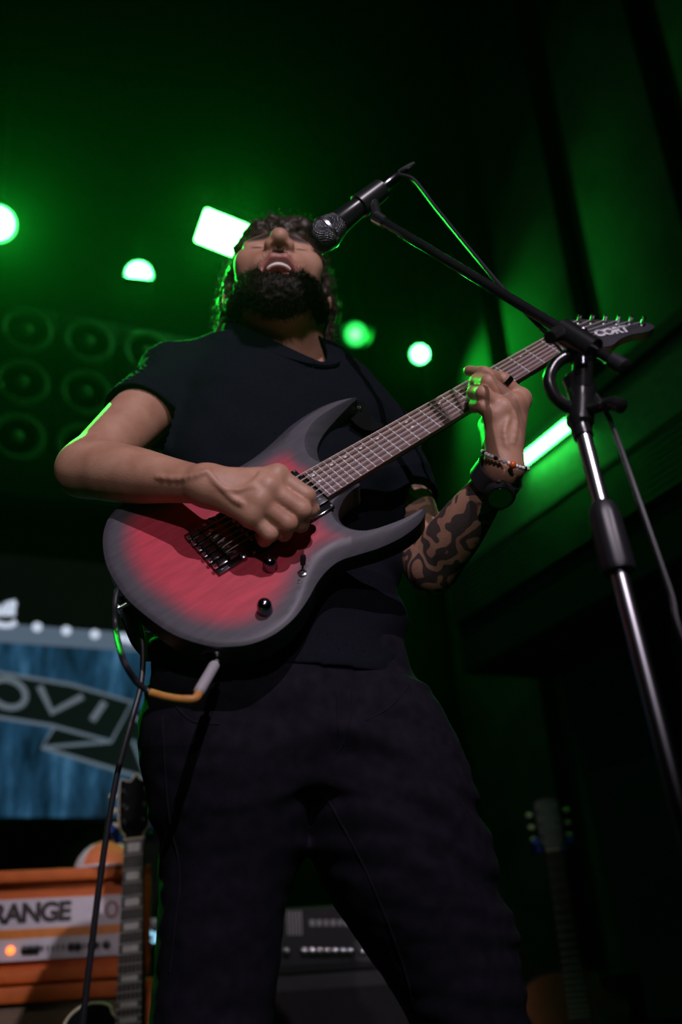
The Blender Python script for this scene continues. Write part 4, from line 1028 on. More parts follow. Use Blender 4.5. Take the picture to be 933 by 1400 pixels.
# head
HEADP = [HE((0, -0.012, 0.045), (0.077, 0.097, 0.088), 0.03), HE((0, 0.036, -0.012), (0.066, 0.060, 0.075), 0.03),
         HC((-0.056, 0.005, -0.045), (-0.018, 0.066, -0.112), 0.022, 0.019, 0.03), HC((0.056, 0.005, -0.045), (0.018, 0.066, -0.112), 0.022, 0.019, 0.03),
         HC((-0.018, 0.067, -0.112), (0.018, 0.067, -0.112), 0.018, 0.018, 0.02), HC((0, 0.025, -0.075), (0, 0.045, -0.10), 0.040, 0.03, 0.03),
         HE((-0.046, 0.066, -0.012), (0.022, 0.020, 0.020), 0.025), HE((0.046, 0.066, -0.012), (0.022, 0.020, 0.020), 0.025),
         HE((0, 0.079, -0.046), (0.036, 0.018, 0.022), 0.02),
         HC((-0.046, 0.072, 0.030), (-0.012, 0.088, 0.028), 0.010, 0.010, 0.014), HC((0.046, 0.072, 0.030), (0.012, 0.088, 0.028), 0.010, 0.010, 0.014),
         HE((-0.033, 0.098, 0.008), (0.018, 0.014, 0.013), 0.018, 's'), HE((0.033, 0.098, 0.008), (0.018, 0.014, 0.013), 0.018, 's'),
         HE((-0.032, 0.075, 0.008), (0.0145, 0.0125, 0.011), 0.006), HE((0.032, 0.075, 0.008), (0.0145, 0.0125, 0.011), 0.006),
         HC((0, 0.086, 0.018), (0, 0.116, -0.020), 0.0085, 0.0125, 0.014), HE((0, 0.117, -0.024), (0.0125, 0.011, 0.0115), 0.008),
         HE((-0.0145, 0.103, -0.028), (0.0095, 0.012, 0.0095), 0.007), HE((0.0145, 0.103, -0.028), (0.0095, 0.012, 0.0095), 0.007),
         HE((-0.0085, 0.105, -0.0385), (0.0050, 0.0070, 0.0065), 0.003, 's'), HE((0.0085, 0.105, -0.0385), (0.0050, 0.0070, 0.0065), 0.003, 's'),
         # lips and open mouth
         HC((-0.027, 0.080, -0.062), (-0.010, 0.0965, -0.0535), 0.0046, 0.0062, 0.006), HC((-0.010, 0.0965, -0.0535), (0.010, 0.0965, -0.0535), 0.0062, 0.0062, 0.006), HC((0.010, 0.0965, -0.0535), (0.027, 0.080, -0.062), 0.0062, 0.0046, 0.006),
         HC((-0.028, 0.076, -0.066), (-0.012, 0.0795, -0.086), 0.0048, 0.0068, 0.006), HC((-0.012, 0.0795, -0.086), (0.012, 0.0795, -0.086), 0.0068, 0.0068, 0.006), HC((0.012, 0.0795, -0.086), (0.028, 0.076, -0.066), 0.0068, 0.0048, 0.006),
         HE((0, 0.084, -0.0695), (0.0235, 0.026, 0.0128), 0.004, 's', RAD(-14))]
for s_ in (-1, 1):
    HEADP += [HE((s_ * 0.080, -0.012, -0.008), (0.010, 0.019, 0.032), 0.008, 'u', RAD(-12), s_ * RAD(-22)), HE((s_ * 0.088, -0.008, -0.004), (0.006, 0.011, 0.018), 0.005, 's', RAD(-12), s_ * RAD(-22)), HE((s_ * 0.079, -0.002, -0.034), (0.006, 0.008, 0.010), 0.006)]
prims += HEADP
inner_t = Field(torso_prims(-0.017)[:3])
def body_post(P, d):
    t = inner_t(P) + 0.002
    cut = P[:, 2] - 0.0
    t = np.maximum(t, 0.98 - P[:, 2])
    t = np.maximum(t, -( 9.0))
    return smin(d, t, 0.012)
body_f = Field(prims, body_post)
_far = Cone((0, 0, 0), (0, 0, 0.001), 0.01, 0.01)
HB = 0.0023
V, Qd = surface(body_f, np.array([-0.47, 0.93, 0.95]), np.array([0.42, 1.66, 1.95]), HB)
V = laplace(V, Qd, 1, 0.4)
L_ = (V - HEAD) @ HR / HS_
headm = (np.linalg.norm(L_ - np.array([0, 0.02, -0.02]), axis=1) < 0.2)
lip = np.zeros(len(V))
for q in HEADP:
    if isinstance(q, Cone) and q.ra < 0.0078 * HS_: lip = np.maximum(lip, np.clip(1 - (q.ev(V.astype(F32)) - 0.0006) / 0.0022, 0, 1))
mouth = np.clip(1 - np.abs(HE((0, 0.084, -0.0695), (0.0235, 0.026, 0.0128), rx=RAD(-14)).ev(V.astype(F32)) + 0.0) / 0.003, 0, 1) * (L_[:, 1] < 0.098)
lip = np.where(headm, np.maximum(lip, mouth), 0)
def along(V, a, b):
    d = b - a; t = np.clip((V - a) @ d / (d @ d), 0, 1); return t, np.linalg.norm(V - a - t[:, None] * d, axis=1)
t1, d1 = along(V, SHL, ELL); t2, d2 = along(V, ELL, WRL)
tat = np.where((d1 < 0.07) & (d1 < d2 + 0.02), 0.72, 0) + 0.0
tat = np.maximum(tat, np.where((d2 < 0.055) & (t2 < 0.97), 1.0 * np.clip((0.97 - t2) * 12, 0, 1), 0))
brow = np.zeros(len(V))
for s_ in (-1, 1):
    c = HC((s_ * 0.046, 0.080, 0.029), (s_ * 0.014, 0.096, 0.027), 0.003, 0.004); brow = np.maximum(brow, np.clip(1 - c.ev(V.astype(F32)) / 0.004, 0, 1))
    c = HC((s_ * 0.044, 0.083, 0.001), (s_ * 0.020, 0.088, -0.001), 0.0012, 0.0012); brow = np.maximum(brow, np.clip(1 - c.ev(V.astype(F32)) / 0.002, 0, 1))
brow = np.where(headm, brow, 0)
nail = np.zeros(len(V))
# skin
m = bpy.data.materials.new('skin'); m.use_nodes = True; nt = m.node_tree; b = nt.nodes['Principled BSDF']
def nd(t): return nt.nodes.new(t)
tc = nd('ShaderNodeTexCoord'); nz = nd('ShaderNodeTexNoise'); nz.inputs['Scale'].default_value = 28; nz.inputs['Detail'].default_value = 5
nt.links.new(tc.outputs['Object'], nz.inputs['Vector'])
rp = nd('ShaderNodeValToRGB'); e = rp.color_ramp.elements; e[0].position = 0.3; e[1].position = 0.7; e[0].color = (0.385, 0.190, 0.118, 1); e[1].color = (0.50, 0.285, 0.185, 1)
nt.links.new(nz.outputs['Fac'], rp.inputs[0])
def mixattr(attr, prev, col, fac=None):
    a = nd('ShaderNodeAttribute'); a.attribute_name = attr; mx = nd('ShaderNodeMix'); mx.data_type = 'RGBA'
    if fac is None: nt.links.new(a.outputs['Fac'], mx.inputs[0])
    else:
        mu = nd('ShaderNodeMath'); mu.operation = 'MULTIPLY'; nt.links.new(a.outputs['Fac'], mu.inputs[0]); nt.links.new(fac, mu.inputs[1]); nt.links.new(mu.outputs[0], mx.inputs[0])
    nt.links.new(prev, mx.inputs[6]); mx.inputs[7].default_value = (*col, 1); return mx.outputs[2]
c = mixattr('lip', rp.outputs[0], (0.36, 0.13, 0.11))
c = mixattr('brow', c, (0.03, 0.02, 0.015))
wv = nd('ShaderNodeTexWave'); wv.wave_type = 'RINGS'; wv.inputs['Scale'].default_value = 7; wv.inputs['Distortion'].default_value = 22; wv.inputs['Detail'].default_value = 2; wv.inputs['Detail Scale'].default_value = 2.2
nt.links.new(tc.outputs['Object'], wv.inputs['Vector']); tr = nd('ShaderNodeValToRGB'); e = tr.color_ramp.elements; e[0].position = 0.38; e[1].position = 0.55; e[0].color = (0.10, 0.10, 0.10, 1); e[1].color = (0.93, 0.93, 0.93, 1)
nt.links.new(wv.outputs['Fac'], tr.inputs[0])
c = mixattr('tattoo', c, (0.045, 0.040, 0.042), tr.outputs[0])
nt.links.new(c, b.inputs['Base Color']); b.inputs['Roughness'].default_value = 0.52
b.inputs['Subsurface Weight'].default_value = 0.08; b.inputs['Subsurface Radius'].default_value = (0.008, 0.003, 0.0015); b.inputs['Subsurface Scale'].default_value = 1.0
bn = nd('ShaderNodeTexNoise'); bn.inputs['Scale'].default_value = 420; bn.inputs['Detail'].default_value = 3; nt.links.new(tc.outputs['Object'], bn.inputs['Vector'])
bp = nd('ShaderNodeBump'); bp.inputs['Strength'].default_value = 0.25; bp.inputs['Distance'].default_value = 0.0012; nt.links.new(bn.outputs['Fac'], bp.inputs['Height']); nt.links.new(bp.outputs[0], b.inputs['Normal'])
MT['skin'] = m
person_part('body', V, Qd, 'skin', None, dict(lip=lip, tattoo=tat, brow=brow))
BV = V
# ---------------------------------------------------------------- teeth and tongue
MT['teeth'] = mat('teeth', (0.75, 0.70, 0.60), 0.3); MT['tongue'] = mat('tongue', (0.42, 0.10, 0.10), 0.4)
mb = MB()
for k in range(-4, 5):
    a = k * 0.20; w = 0.0040 if abs(k) < 2 else 0.0034
    c = H(0.0215 * math.sin(a), 0.0705 + 0.0200 * math.cos(a), -0.0630); R = HR @ np.array(Matrix.Rotation(-a, 3, 'Z'))
    mb.box(c, (w * 1.9 * HS_, 0.004, 0.0095), R, 0.0012)
mb.build('teeth', 'teeth', ps, True)
V, Qd = surface(Field([HE((0, 0.058, -0.083), (0.015, 0.026, 0.007), 0.01)]), H(0, 0.068, -0.08) - 0.04, H(0, 0.068, -0.08) + 0.04, 0.002, 10)
person_part('tongue', V, Qd, 'tongue')
# ---------------------------------------------------------------- beard
MT['beard'] = mat('beard', (0.013, 0.008, 0.006), 0.6, var=0.4, scale=120, spec=0.15)
MT['hair'] = mat('hair', (0.030, 0.018, 0.012), 0.5, var=0.4, scale=90, spec=0.4)
jaw = Field([HC((-0.068, 0.004, -0.022), (-0.060, 0.012, -0.058), 0.011, 0.018, 0.02), HC((0.068, 0.004, -0.022), (0.060, 0.012, -0.058), 0.011, 0.018, 0.02),
             HC((-0.060, 0.010, -0.056), (-0.022, 0.068, -0.112), 0.018, 0.021, 0.025), HC((0.060, 0.010, -0.056), (0.022, 0.068, -0.112), 0.018, 0.021, 0.025),
             HC((-0.020, 0.072, -0.116), (0.020, 0.072, -0.116), 0.023, 0.023, 0.02), HC((0, 0.035, -0.092), (0, 0.055, -0.116), 0.024, 0.024, 0.03),
             HC((-0.048, 0.044, -0.054), (-0.036, 0.066, -0.085), 0.020, 0.017, 0.02), HC((0.048, 0.044, -0.054), (0.036, 0.066, -0.085), 0.020, 0.017, 0.02),
             HC((-0.034, 0.074, -0.064), (-0.028, 0.072, -0.095), 0.006, 0.011, 0.012), HC((0.034, 0.074, -0.064), (0.028, 0.072, -0.095), 0.006, 0.011, 0.012),
             HC((-0.030, 0.081, -0.058), (-0.004, 0.099, -0.0445), 0.0050, 0.0050, 0.006), HC((0.030, 0.081, -0.058), (0.004, 0.099, -0.0445), 0.0050, 0.0050, 0.006)],
            lambda P, d: np.maximum(d + 0.0028 * noise(P, 130, 2) + 0.0020 * noise(P, 260, 4), -(np.minimum(HE((0, 0.090, -0.070), (0.0300, 0.030, 0.0225), rx=RAD(-14)).ev(P), HE((-0.013, 0.090, -0.094), (0.007, 0.016, 0.006)).ev(P)))))
V, Qd = surface(jaw, HEAD - 0.2, HEAD + 0.2, 0.0024)
beard = person_part('beard', V, Qd, 'beard', 'dense dark brown beard and moustache')
def strands(name, V, Qd, m, n, length, rad, curl, grow, seed, parent=None):
    rg = np.random.default_rng(seed); f = rg.integers(0, len(Qd), n); q = V[Qd[f]]; w = rg.dirichlet((1, 1, 1, 1), n); p = (q * w[..., None]).sum(1)
    nn = np.cross(q[:, 2] - q[:, 0], q[:, 3] - q[:, 1]); nn /= np.linalg.norm(nn, axis=1)[:, None] + 1e-12
    S = 5 if curl < 1 else 9; d = nn * grow[0] + np.asarray(grow[1]) + rg.normal(0, 0.35, (n, 3)); d /= np.linalg.norm(d, axis=1)[:, None]
    u = np.cross(d, rg.normal(0, 1, (n, 3))); u /= np.linalg.norm(u, axis=1)[:, None]; v = np.cross(d, u)
    ln = length * rg.uniform(0.5, 1.3, n); ph = rg.uniform(0, 6.28, n); pts = []
    for i in range(S):
        t = i / (S - 1)
        if curl < 1: c = p + d * (ln * t)[:, None] + u * (curl * ln * t * t)[:, None]
        else:
            a = ph + t * 6.28 * 1.1; rr = length * 0.30 * min(1, t * 3)
            c = p - nn * 0.003 + d * (ln * t)[:, None] + (u * np.cos(a)[:, None] + v * np.sin(a)[:, None]) * rr
        pts.append(c)
    vs = np.zeros((n, S, 3, 3)); 
    for i in range(S):
        r = rad * (1 - 0.75 * i / (S - 1))
        for k in range(3): vs[:, i, k] = pts[i] + (u * math.cos(2.094 * k) + v * math.sin(2.094 * k)) * r
    base = (np.arange(n) * S * 3)[:, None]; quads = []
    for i in range(S - 1):
        for k in range(3): quads.append(np.stack([base[:, 0] + i * 3 + k, base[:, 0] + i * 3 + (k + 1) % 3, base[:, 0] + (i + 1) * 3 + (k + 1) % 3, base[:, 0] + (i + 1) * 3 + k], 1))
    me = sdf_mesh(name, vs.reshape(-1, 3) + PINV[:3, 3], np.concatenate(quads)); return link(name, me, m, parent or ps)
strands('beard_hairs', V, Qd, 'beard', 9000, 0.008, 0.00034, 0.5, (0.8, HF * 0.3 - HU * 0.5), 3, beard)
# ---------------------------------------------------------------- hair
def hair_post(P, d):
    d = d + 0.007 * noise(P, 52, 11) + 0.0035 * noise(P, 120, 12) + 0.0018 * noise(P, 260, 13)
    q = ((P - HEAD.astype(F32)) @ HR.astype(F32)) / F32(HS_)
    face = HE((0, 0.105, -0.035), (0.070, 0.085, 0.082)).ev(P)
    d = smax(d, -face, 0.008)
    return d
hairp = [HE((0, -0.016, 0.050), (0.087, 0.104, 0.086), 0.03), HE((0.0, 0.050, 0.078), (0.064, 0.036, 0.030), 0.02), HE((0.010, 0.082, 0.078), (0.050, 0.022, 0.019), 0.015),
         HC((-0.080, -0.030, 0.02), (-0.072, -0.070, -0.085), 0.020, 0.024, 0.02), HC((0.080, -0.030, 0.02), (0.066, -0.070, -0.08), 0.020, 0.022, 0.02),
         HE((0, -0.075, -0.02), (0.078, 0.045, 0.09), 0.03), HC((-0.080, 0.005, 0.03), (-0.076, 0.008, -0.018), 0.014, 0.006, 0.012), HC((0.080, 0.005, 0.03), (0.076, 0.008, -0.018), 0.014, 0.006, 0.012)]
V, Qd = surface(Field(hairp, hair_post), HEAD - 0.26, HEAD + 0.26, 0.003)
hair = person_part('hair', V, Qd, 'hair', 'short curly brown hair')
strands('curls', V, Qd, 'hair', 3000, 0.018, 0.0006, 2.0, (0.9, -HF * 0.2), 5, hair)
# ---------------------------------------------------------------- jeans
def leg(rows, Y, b):
    out = []
    for py, xl, xr, dY in rows:
        a, c = W(xl, py, Y + dY), W(xr, py, Y + dY); m_ = (a + c) / 2; hw_ = np.linalg.norm(c - a) / 2; out.append((m_[2], m_[0], m_[1], hw_, max(hw_ * 0.95, b), 0.1))
    return out
LEGR = leg([(960, 206, 405, 0), (1000, 205, 424, 0), (1050, 205, 436, 0), (1100, 209, 432, 0), (1150, 216, 418, 0), (1200, 224, 403, 0), (1250, 220, 394, 0), (1300, 212, 384, 0), (1350, 207, 376, 0), (1400, 204, 369, 0)], 1.335, 0.07)
LEGL = leg([(960, 420, 585, 0), (1000, 424, 608, 0), (1050, 424, 634, 0), (1100, 424, 654, 0), (1150, 427, 666, 0), (1200, 438, 679, 0), (1250, 470, 696, 0), (1300, 506, 712, 0), (1350, 538, 718, 0), (1400, 562, 717, 0)], 1.365, 0.07)
zr, zl2 = LEGR[-1], LEGL[-1]
LEGR += [(0.40, zr[1] - 0.01, zr[2] + 0.01, 0.066, 0.066, 0), (0.22, zr[1] - 0.02, zr[2] + 0.03, 0.060, 0.066, 0), (0.06, zr[1] - 0.025, zr[2] + 0.04, 0.066, 0.085, 0)]
LEGL += [(0.40, zl2[1] + 0.05, zl2[2] + 0.01, 0.066, 0.066, 0), (0.22, zl2[1] + 0.07, zl2[2] + 0.03, 0.060, 0.066, 0), (0.06, zl2[1] + 0.085, zl2[2] + 0.04, 0.066, 0.085, 0)]
HIP = [row(880, 212, 1.31, 550, 1.385, 0.104), row(930, 208, 1.31, 568, 1.38, 0.108), row(980, 208, 1.31, 590, 1.38, 0.112), row(1040, 214, 1.32, 610, 1.38, 0.108), row(1090, 240, 1.335, 610, 1.37, 0.085)]
kneeR = F32(zr[0]); 
def jean_post(P, d):
    z = P[:, 2]; x = P[:, 0]
    q = z * 1.0 + 0.22 * np.abs(x - F32(W(440, 1000, 1.35)[0]))
    am = np.clip(noise(P, (6, 6, 9), 21) * 1.6 + 0.25, 0, 1)
    fold = np.sin(q * 120 + 7.0 * noise(P, (6, 6, 7), 22)) * 0.0024 + np.sin(q * 58 + 8 * noise(P, (4, 4, 5), 25)) * 0.0038
    d = d + (fold * am + 0.004 * noise(P, (9, 9, 14), 23) + 0.0015 * noise(P, (40, 40, 70), 24)).astype(F32)
    return d
jf = Field([Loft(LEGR, 0.012, p=2.1), Loft(LEGL, 0.012, p=2.1), Loft(HIP, 0.035)], jean_post)
V, Qd = surface(jf, np.array([-0.46, 1.08, 0.02]), np.array([0.48, 1.60, 1.10]), 0.0045)
V = laplace(V, Qd, 1, 0.4)
jn = person_part('jeans', V, Qd, 'denim', 'black denim jeans with creases')
def on_jeans(px, py, y0=1.0):      # first hit of the pixel ray on the jeans
    d = ray(px, py).astype(F32); t0 = (1.05) / d[1]; ts = np.linspace(t0, t0 * 1.5, 600).astype(F32); P = CAM.astype(F32) + ts[:, None] * d; f = jf(P)
    i = np.argmax(f < 0); return (CAM + ts[i] * d) if f[i] < 0 else None
for nm, pts in (('fly_seam', [(463, 925), (461, 960), (463, 1000), (461, 1030)]), ('inseam', [(447, 1090), (480, 1150), (505, 1200), (530, 1260), (552, 1320), (565, 1370)]), ('side_seam', [(222, 980), (226, 1050), (232, 1120), (246, 1190), (240, 1260), (232, 1330)]), ('pocket_seam', [(560, 935), (535, 965), (500, 985)]), ('pocket_seam', [(232, 955), (262, 985), (300, 990)]), ('fly_seam', [(480, 925), (481, 975), (470, 1015), (461, 1030)])):
    P_ = [on_jeans(*q) for q in catmull(pts, 8)]; P_ = [q for q in P_ if q is not None]
    if len(P_) > 3: MB().tube(P_, 0.0016, 6).build(nm, 'seam', ps, True)
# ---------------------------------------------------------------- shoes
MT['shoe'] = mat('shoe', (0.02, 0.02, 0.02), 0.6); MT['sole'] = mat('sole', (0.3, 0.3, 0.29), 0.7)
for S_, dx in ((LEGR[-1], -0.02), (LEGL[-1], 0.05)):
    c = np.array([S_[1], S_[2], 0.0]); a = c + np.array([0, 0.03, 0.05]); tp = c + np.array([dx, -0.20, 0.038])
    fld = Field([Flat(a, tp, 0.046, 0.040, (0, 0, 1), 1.0, 0.03), Cone(a, a + np.array([0, 0.0, 0.06]), 0.046, 0.044, 0.03), Cone(c + np.array([dx * 0.5, -0.08, 0.05]), tp, 0.046, 0.036, 0.03)], lambda P, d: np.maximum(d, 0.016 - P[:, 2]))
    V, Qd = surface(fld, c - np.array([0.2, 0.32, 0.02]), c + np.array([0.2, 0.15, 0.2]), 0.004)
    sh_ = person_part('shoe', V, Qd, 'shoe')
    fld2 = Field([Cone(a * np.array([1, 1, 0]) + np.array([0, 0, 0.01]), tp * np.array([1, 1, 0]) + np.array([0, 0, 0.01]), 0.049, 0.044, 0.03)], lambda P, d: np.maximum(np.maximum(d, P[:, 2] - 0.018), 0.0005 - P[:, 2]))
    V, Qd = surface(fld2, c - np.array([0.2, 0.32, 0.02]), c + np.array([0.2, 0.15, 0.1]), 0.004)
    me = sdf_mesh('sole', V + PINV[:3, 3], Qd); link('sole', me, 'sole', sh_)
# ---------------------------------------------------------------- wrist things and ring
wa = nrm(G(693, 590, 0.002) - ELL)
fd = nrm(WRL - ELL)
def ring_pts(c, ax, r, n, sq=1.0, nrm_=None):
    x, y, _ = frame_from(ax)
    if nrm_ is not None: y = nrm(nrm_ - (nrm_ @ ax) * ax); x = np.cross(y, ax)
    return [c + r * (x * math.cos(a) + y * sq * math.sin(a)) for a in np.linspace(0, 2 * math.pi, n + 1)[:-1]], x, y
MT['bead_silver'] = mat('bead_silver', (0.85, 0.85, 0.87), 0.3, 0.1); MT['bead_orange'] = mat('bead_orange', (0.65, 0.12, 0.02), 0.25)
wc = G(691, 629, -0.002); ba = nrm(fd + nrm(L_mcp[1] - WRL)); pts, x_, y_ = ring_pts(wc, ba, 0.0335, 34, 1.0, gz)
bc_ = MB().tube(pts, 0.0010, 6, True).build('bracelet', 'black_plastic', ps, True, label='beaded bracelet with one orange bead')
front = int(np.argmin([np.linalg.norm(q - CAM) for q in pts]))
for k, q in enumerate(pts):
    big = k == (front + 2) % 34
    MB().sphere(q, 0.0056 if big else 0.0030, 10, 6).build('bead', 'bead_orange' if big else ('bead_silver' if k % 4 else 'black_gloss'), bc_, True)
w2 = WRL - fd * 0.020; ptw, x2, y2 = ring_pts(w2, fd, 0.0345, 30, 0.95, gz)
x3 = nrm(ptw[0] - w2)
wt = MB().strap(ptw + [ptw[0]], [nrm(q - w2) for q in ptw] + [nrm(ptw[0] - w2)], 0.024, 0.004).build('watch', 'rubber', ps, True, label='chunky black wristwatch')
wd_ = nrm(gz * 0.35 + np.cross(gz, fd) * (1 if np.cross(gz, fd)[0] > 0 else -1)); wd_ = nrm(wd_ - (wd_ @ fd) * fd)
wcase = w2 + wd_ * 0.033
cs = MB().lathe(wcase, wd_, [(-0.004, 0.019), (0.004, 0.022), (0.009, 0.022), (0.012, 0.019), (0.0122, 0.0165)], 28).build('watch_case', 'black_plastic', wt, True)
MB().lathe(wcase, wd_, [(0.0115, 0.0165), (0.0128, 0.016)], 28).build('watch_glass', 'black_gloss', wt, True)
for a in (0.6, 2.5, 3.8, 5.6): MB().cyl(wcase + wd_ * 0.006 + (fd * math.cos(a) + np.cross(wd_, fd) * math.sin(a)) * 0.020, wcase + wd_ * 0.006 + (fd * math.cos(a) + np.cross(wd_, fd) * math.sin(a)) * 0.0255, 0.0026, seg=10).build('watch_pusher', 'dark_chrome', wt, True)
f0, f1 = L_f[0][0], L_f[0][1]; rc_ = f0 * 0.14 + f1 * 0.86; ra_ = nrm(f1 - f0)
rp_, _, _ = ring_pts(rc_, ra_, 0.0121, 24)
MB().strap(rp_ + [rp_[0]], [nrm(q - rc_) for q in rp_] + [nrm(rp_[0] - rc_)], 0.007, 0.0018).build('finger_ring', 'dark_chrome', ps, True, label='wide dark metal ring')
# plectrum in the picking hand
pk = R_f[0][3]; MB().prism([(0.011 * math.cos(a) * (1 if math.sin(a) > 0 else 0.8), 0.012 * math.sin(a)) for a in np.linspace(0, 6.28, 15)[:-1]], 0, 0.0008, lambda x, y, z: pk + GM @ np.array((0.004 + z, x, -0.004 + y))).build('plectrum', 'black_plastic', None)
bpy.data.objects['plectrum']['label'] = 'small black plectrum pinched between the singer\'s fingers over the strings'; bpy.data.objects['plectrum']['category'] = 'plectrum'
# ---------------------------------------------------------------- strap of the guitar
MT['webbing'] = mat('webbing', (0.006, 0.006, 0.007), 0.8, spec=0.1, bump=0.3, bscale=500)
hb = GL(0.318, 0.114, Z0 - 0.026); tb = GL(-0.146, 0.012, Z0 - 0.02)
def shirt_out(p, off): return p
sp_ = [hb, hb + np.array([0.020, 0.025, -0.010]), W(505, 575, 1.375), W(512, 560, 1.40), W(500, 540, 1.425), W(484, 523, 1.445), W(473, 512, 1.475), np.array([0.03, 1.53, 1.50]), np.array([-0.06, 1.575, 1.36]), np.array([-0.17, 1.56, 1.22]), np.array([-0.265, 1.47, 1.12]), np.array([-0.292, 1.38, 1.08]), np.array([-0.285, 1.30, 1.065]), tb + np.array([0.006, 0.035, -0.015]), tb]
sn = [(0, -1, 0.2)] * 2 + [(0.3, -1, 0.3), (0.3, -1, 0.4), (0.3, -0.8, 0.6), (0.3, -0.6, 0.8), (0.3, 0.1, 1), (0.2, 0.6, 0.8), (0.1, 1, 0.2), (-0.2, 1, 0), (-0.7, 0.8, 0), (-1, 0.3, 0), (-1, -0.2, 0), (-1, -0.2, 0), (-1, -0.3, 0)]
P_ = catmull(sp_, 6); N_ = catmull([np.array(q, float) for q in sn], 6)
st = MB().strap(P_, N_, 0.042, 0.0028).build('guitar_strap', 'webbing', None, smooth=40)
tag(st, 'black webbing guitar strap over the singer\'s shoulder', 'strap')

# ================================================================ microphone, stand, cables
# stand: mast, height clutch, boom clutch, boom
m_top, m_mid, m_low = W(797, 590, 1.00), W(838, 735, 0.985), W(849, 785, 0.98)
mdir = nrm(W(925, 1085, 0.955) - m_top)
base_p = m_top + mdir * (m_top[2] / -mdir[2])
ms = thing('microphone_stand', 'black boom microphone stand with a chrome mast in front of the guitarist', 'microphone stand', base_p)
cl0 = m_top + mdir * np.linalg.norm(W(818, 690, 0.99) - m_top); cl1 = m_top + mdir * np.linalg.norm(W(849, 782, 0.98) - m_top)
MB().cyl(m_top, cl1, 0.0090).build('upper_tube', 'steel', ms, True)
MB().cyl(cl1 - mdir * 0.02, base_p - mdir * 0.02, 0.0092).build('lower_tube', 'steel', ms, True)
L = np.linalg.norm(cl1 - cl0); mb = MB(); x_, y_, d_ = frame_from(mdir); vs = []; fs = []; SEG = 36
prof = [(0, 0.0120), (0.004, 0.0145), (0.014, 0.0165), (0.018, 0.0172), (L - 0.006, 0.0185), (L, 0.0165)]
for i, (tt, r) in enumerate(prof):
    for k in range(SEG):
        a = 2 * math.pi * k / SEG; rr = r * (1 - (0.07 if (k // 2) % 3 == 0 and 1 < i < 5 else 0)); vs.append(cl0 + d_ * tt + (x_ * math.cos(a) + y_ * math.sin(a)) * rr)
for i in range(len(prof) - 1):
    for k in range(SEG): fs.append((i * SEG + k, i * SEG + (k + 1) % SEG, (i + 1) * SEG + (k + 1) % SEG, (i + 1) * SEG + k))
fs += [tuple(range(SEG)), tuple((len(prof) - 1) * SEG + k for k in range(SEG))]
mb.add(vs, fs).build('height_clutch', 'rubber', ms, True)
MB().lathe(base_p, (0, 0, 1), [(0, 0.13), (0.012, 0.13), (0.022, 0.11), (0.03, 0.03), (0.05, 0.016), (0.06, 0.012)], 36).build('base', 'black_paint', ms, True)
# boom clutch
ck = W(782, 475, 1.0); kn = W(795, 535, 1.0)
MB().tube(catmull([m_top + mdir * 0.008, m_top - mdir * 0.012, kn, W(787, 512, 1.0)], 5), [0.0115] * 5 + [0.0155] * 5 + [0.017] * 5 + [0.0135], 16).build('clutch_body', 'black_paint', ms, True)
MB().tube(catmull([W(784, 560, 1.0), W(762, 545, 0.995), W(751, 520, 0.99), W(760, 498, 0.99), W(778, 486, 0.99), W(795, 482, 0.99)], 6), 0.0075, 12).build('clutch_bracket', 'black_paint', ms, True)
MB().tube(catmull([W(806, 560, 0.99), W(825, 555, 0.975), W(838, 551, 0.965), W(853, 557, 0.955)], 5), [0.006] * 6 + [0.0075] * 5 + [0.008] * 4 + [0.004], 12).build('wing_lever', 'black_paint', ms, True)
b_end, b_clip = W(853, 502, 0.965), W(516, 298, 1.185)
bd_ = nrm(b_clip - b_end)
MB().cyl(W(768, 452, 0.985), W(812, 480, 0.972), 0.0155, seg=20).build('boom_clamp', 'black_paint', ms, True)
MB().cyl(W(752, 462, 0.96), W(772, 452, 0.985), 0.0075, 0.0105, seg=16).build('clamp_knob', 'black_plastic', ms, True)
MB().cyl(W(797, 452, 0.975), W(797, 500, 0.975), 0.0062, seg=14).build('clamp_bolt', 'dark_chrome', ms, True)
MB().cyl(W(798, 478, 0.98), W(796, 530, 0.995), 0.0115, 0.013, seg=16).build('clamp_neck', 'black_paint', ms, True)
MB().cyl(b_end, b_clip, 0.0068, seg=18).build('boom', 'black_tube', ms, True)
MB().lathe(b_end - bd_ * 0.004, bd_, [(0, 0.006), (0.002, 0.0098), (0.022, 0.0098), (0.024, 0.007)], 18).build('end_cap', 'rubber', ms, True)
# microphone
g0, tail = W(428, 333, 1.20), W(520, 260, 1.20); md = nrm(tail - g0)
hp_ = g0 + md * 0.05
mc = thing('microphone', 'black vocal microphone with a silver mesh grille, before the singer\'s open mouth', 'microphone', g0 + md * 0.1)
gr = mat('mic_mesh', (0.13, 0.13, 0.14), 0.4, 1.0); nt = gr.node_tree; bs = nt.nodes['Principled BSDF']
tcn = nt.nodes.new('ShaderNodeTexCoord'); ck_ = nt.nodes.new('ShaderNodeTexVoronoi'); ck_.inputs['Scale'].default_value = 420; ck_.inputs['Randomness'].default_value = 0.0
bpn = nt.nodes.new('ShaderNodeBump'); bpn.inputs['Strength'].default_value = 1.0; bpn.inputs['Distance'].default_value = 0.002
nt.links.new(tcn.outputs['Object'], ck_.inputs['Vector']); nt.links.new(ck_.outputs['Distance'], bpn.inputs['Height']); nt.links.new(bpn.outputs[0], bs.inputs['Normal'])
MB().lathe(g0, md, [(0.0, 0.004), (0.001, 0.012), (0.005, 0.019), (0.012, 0.0235), (0.020, 0.0255), (0.026, 0.0258)], 32).build('grille_top', gr, mc, True)
MB().lathe(g0, md, [(0.0255, 0.0255), (0.027, 0.0268), (0.031, 0.0268), (0.0325, 0.0255)], 32).build('grille_ring', 'steel', mc, True)
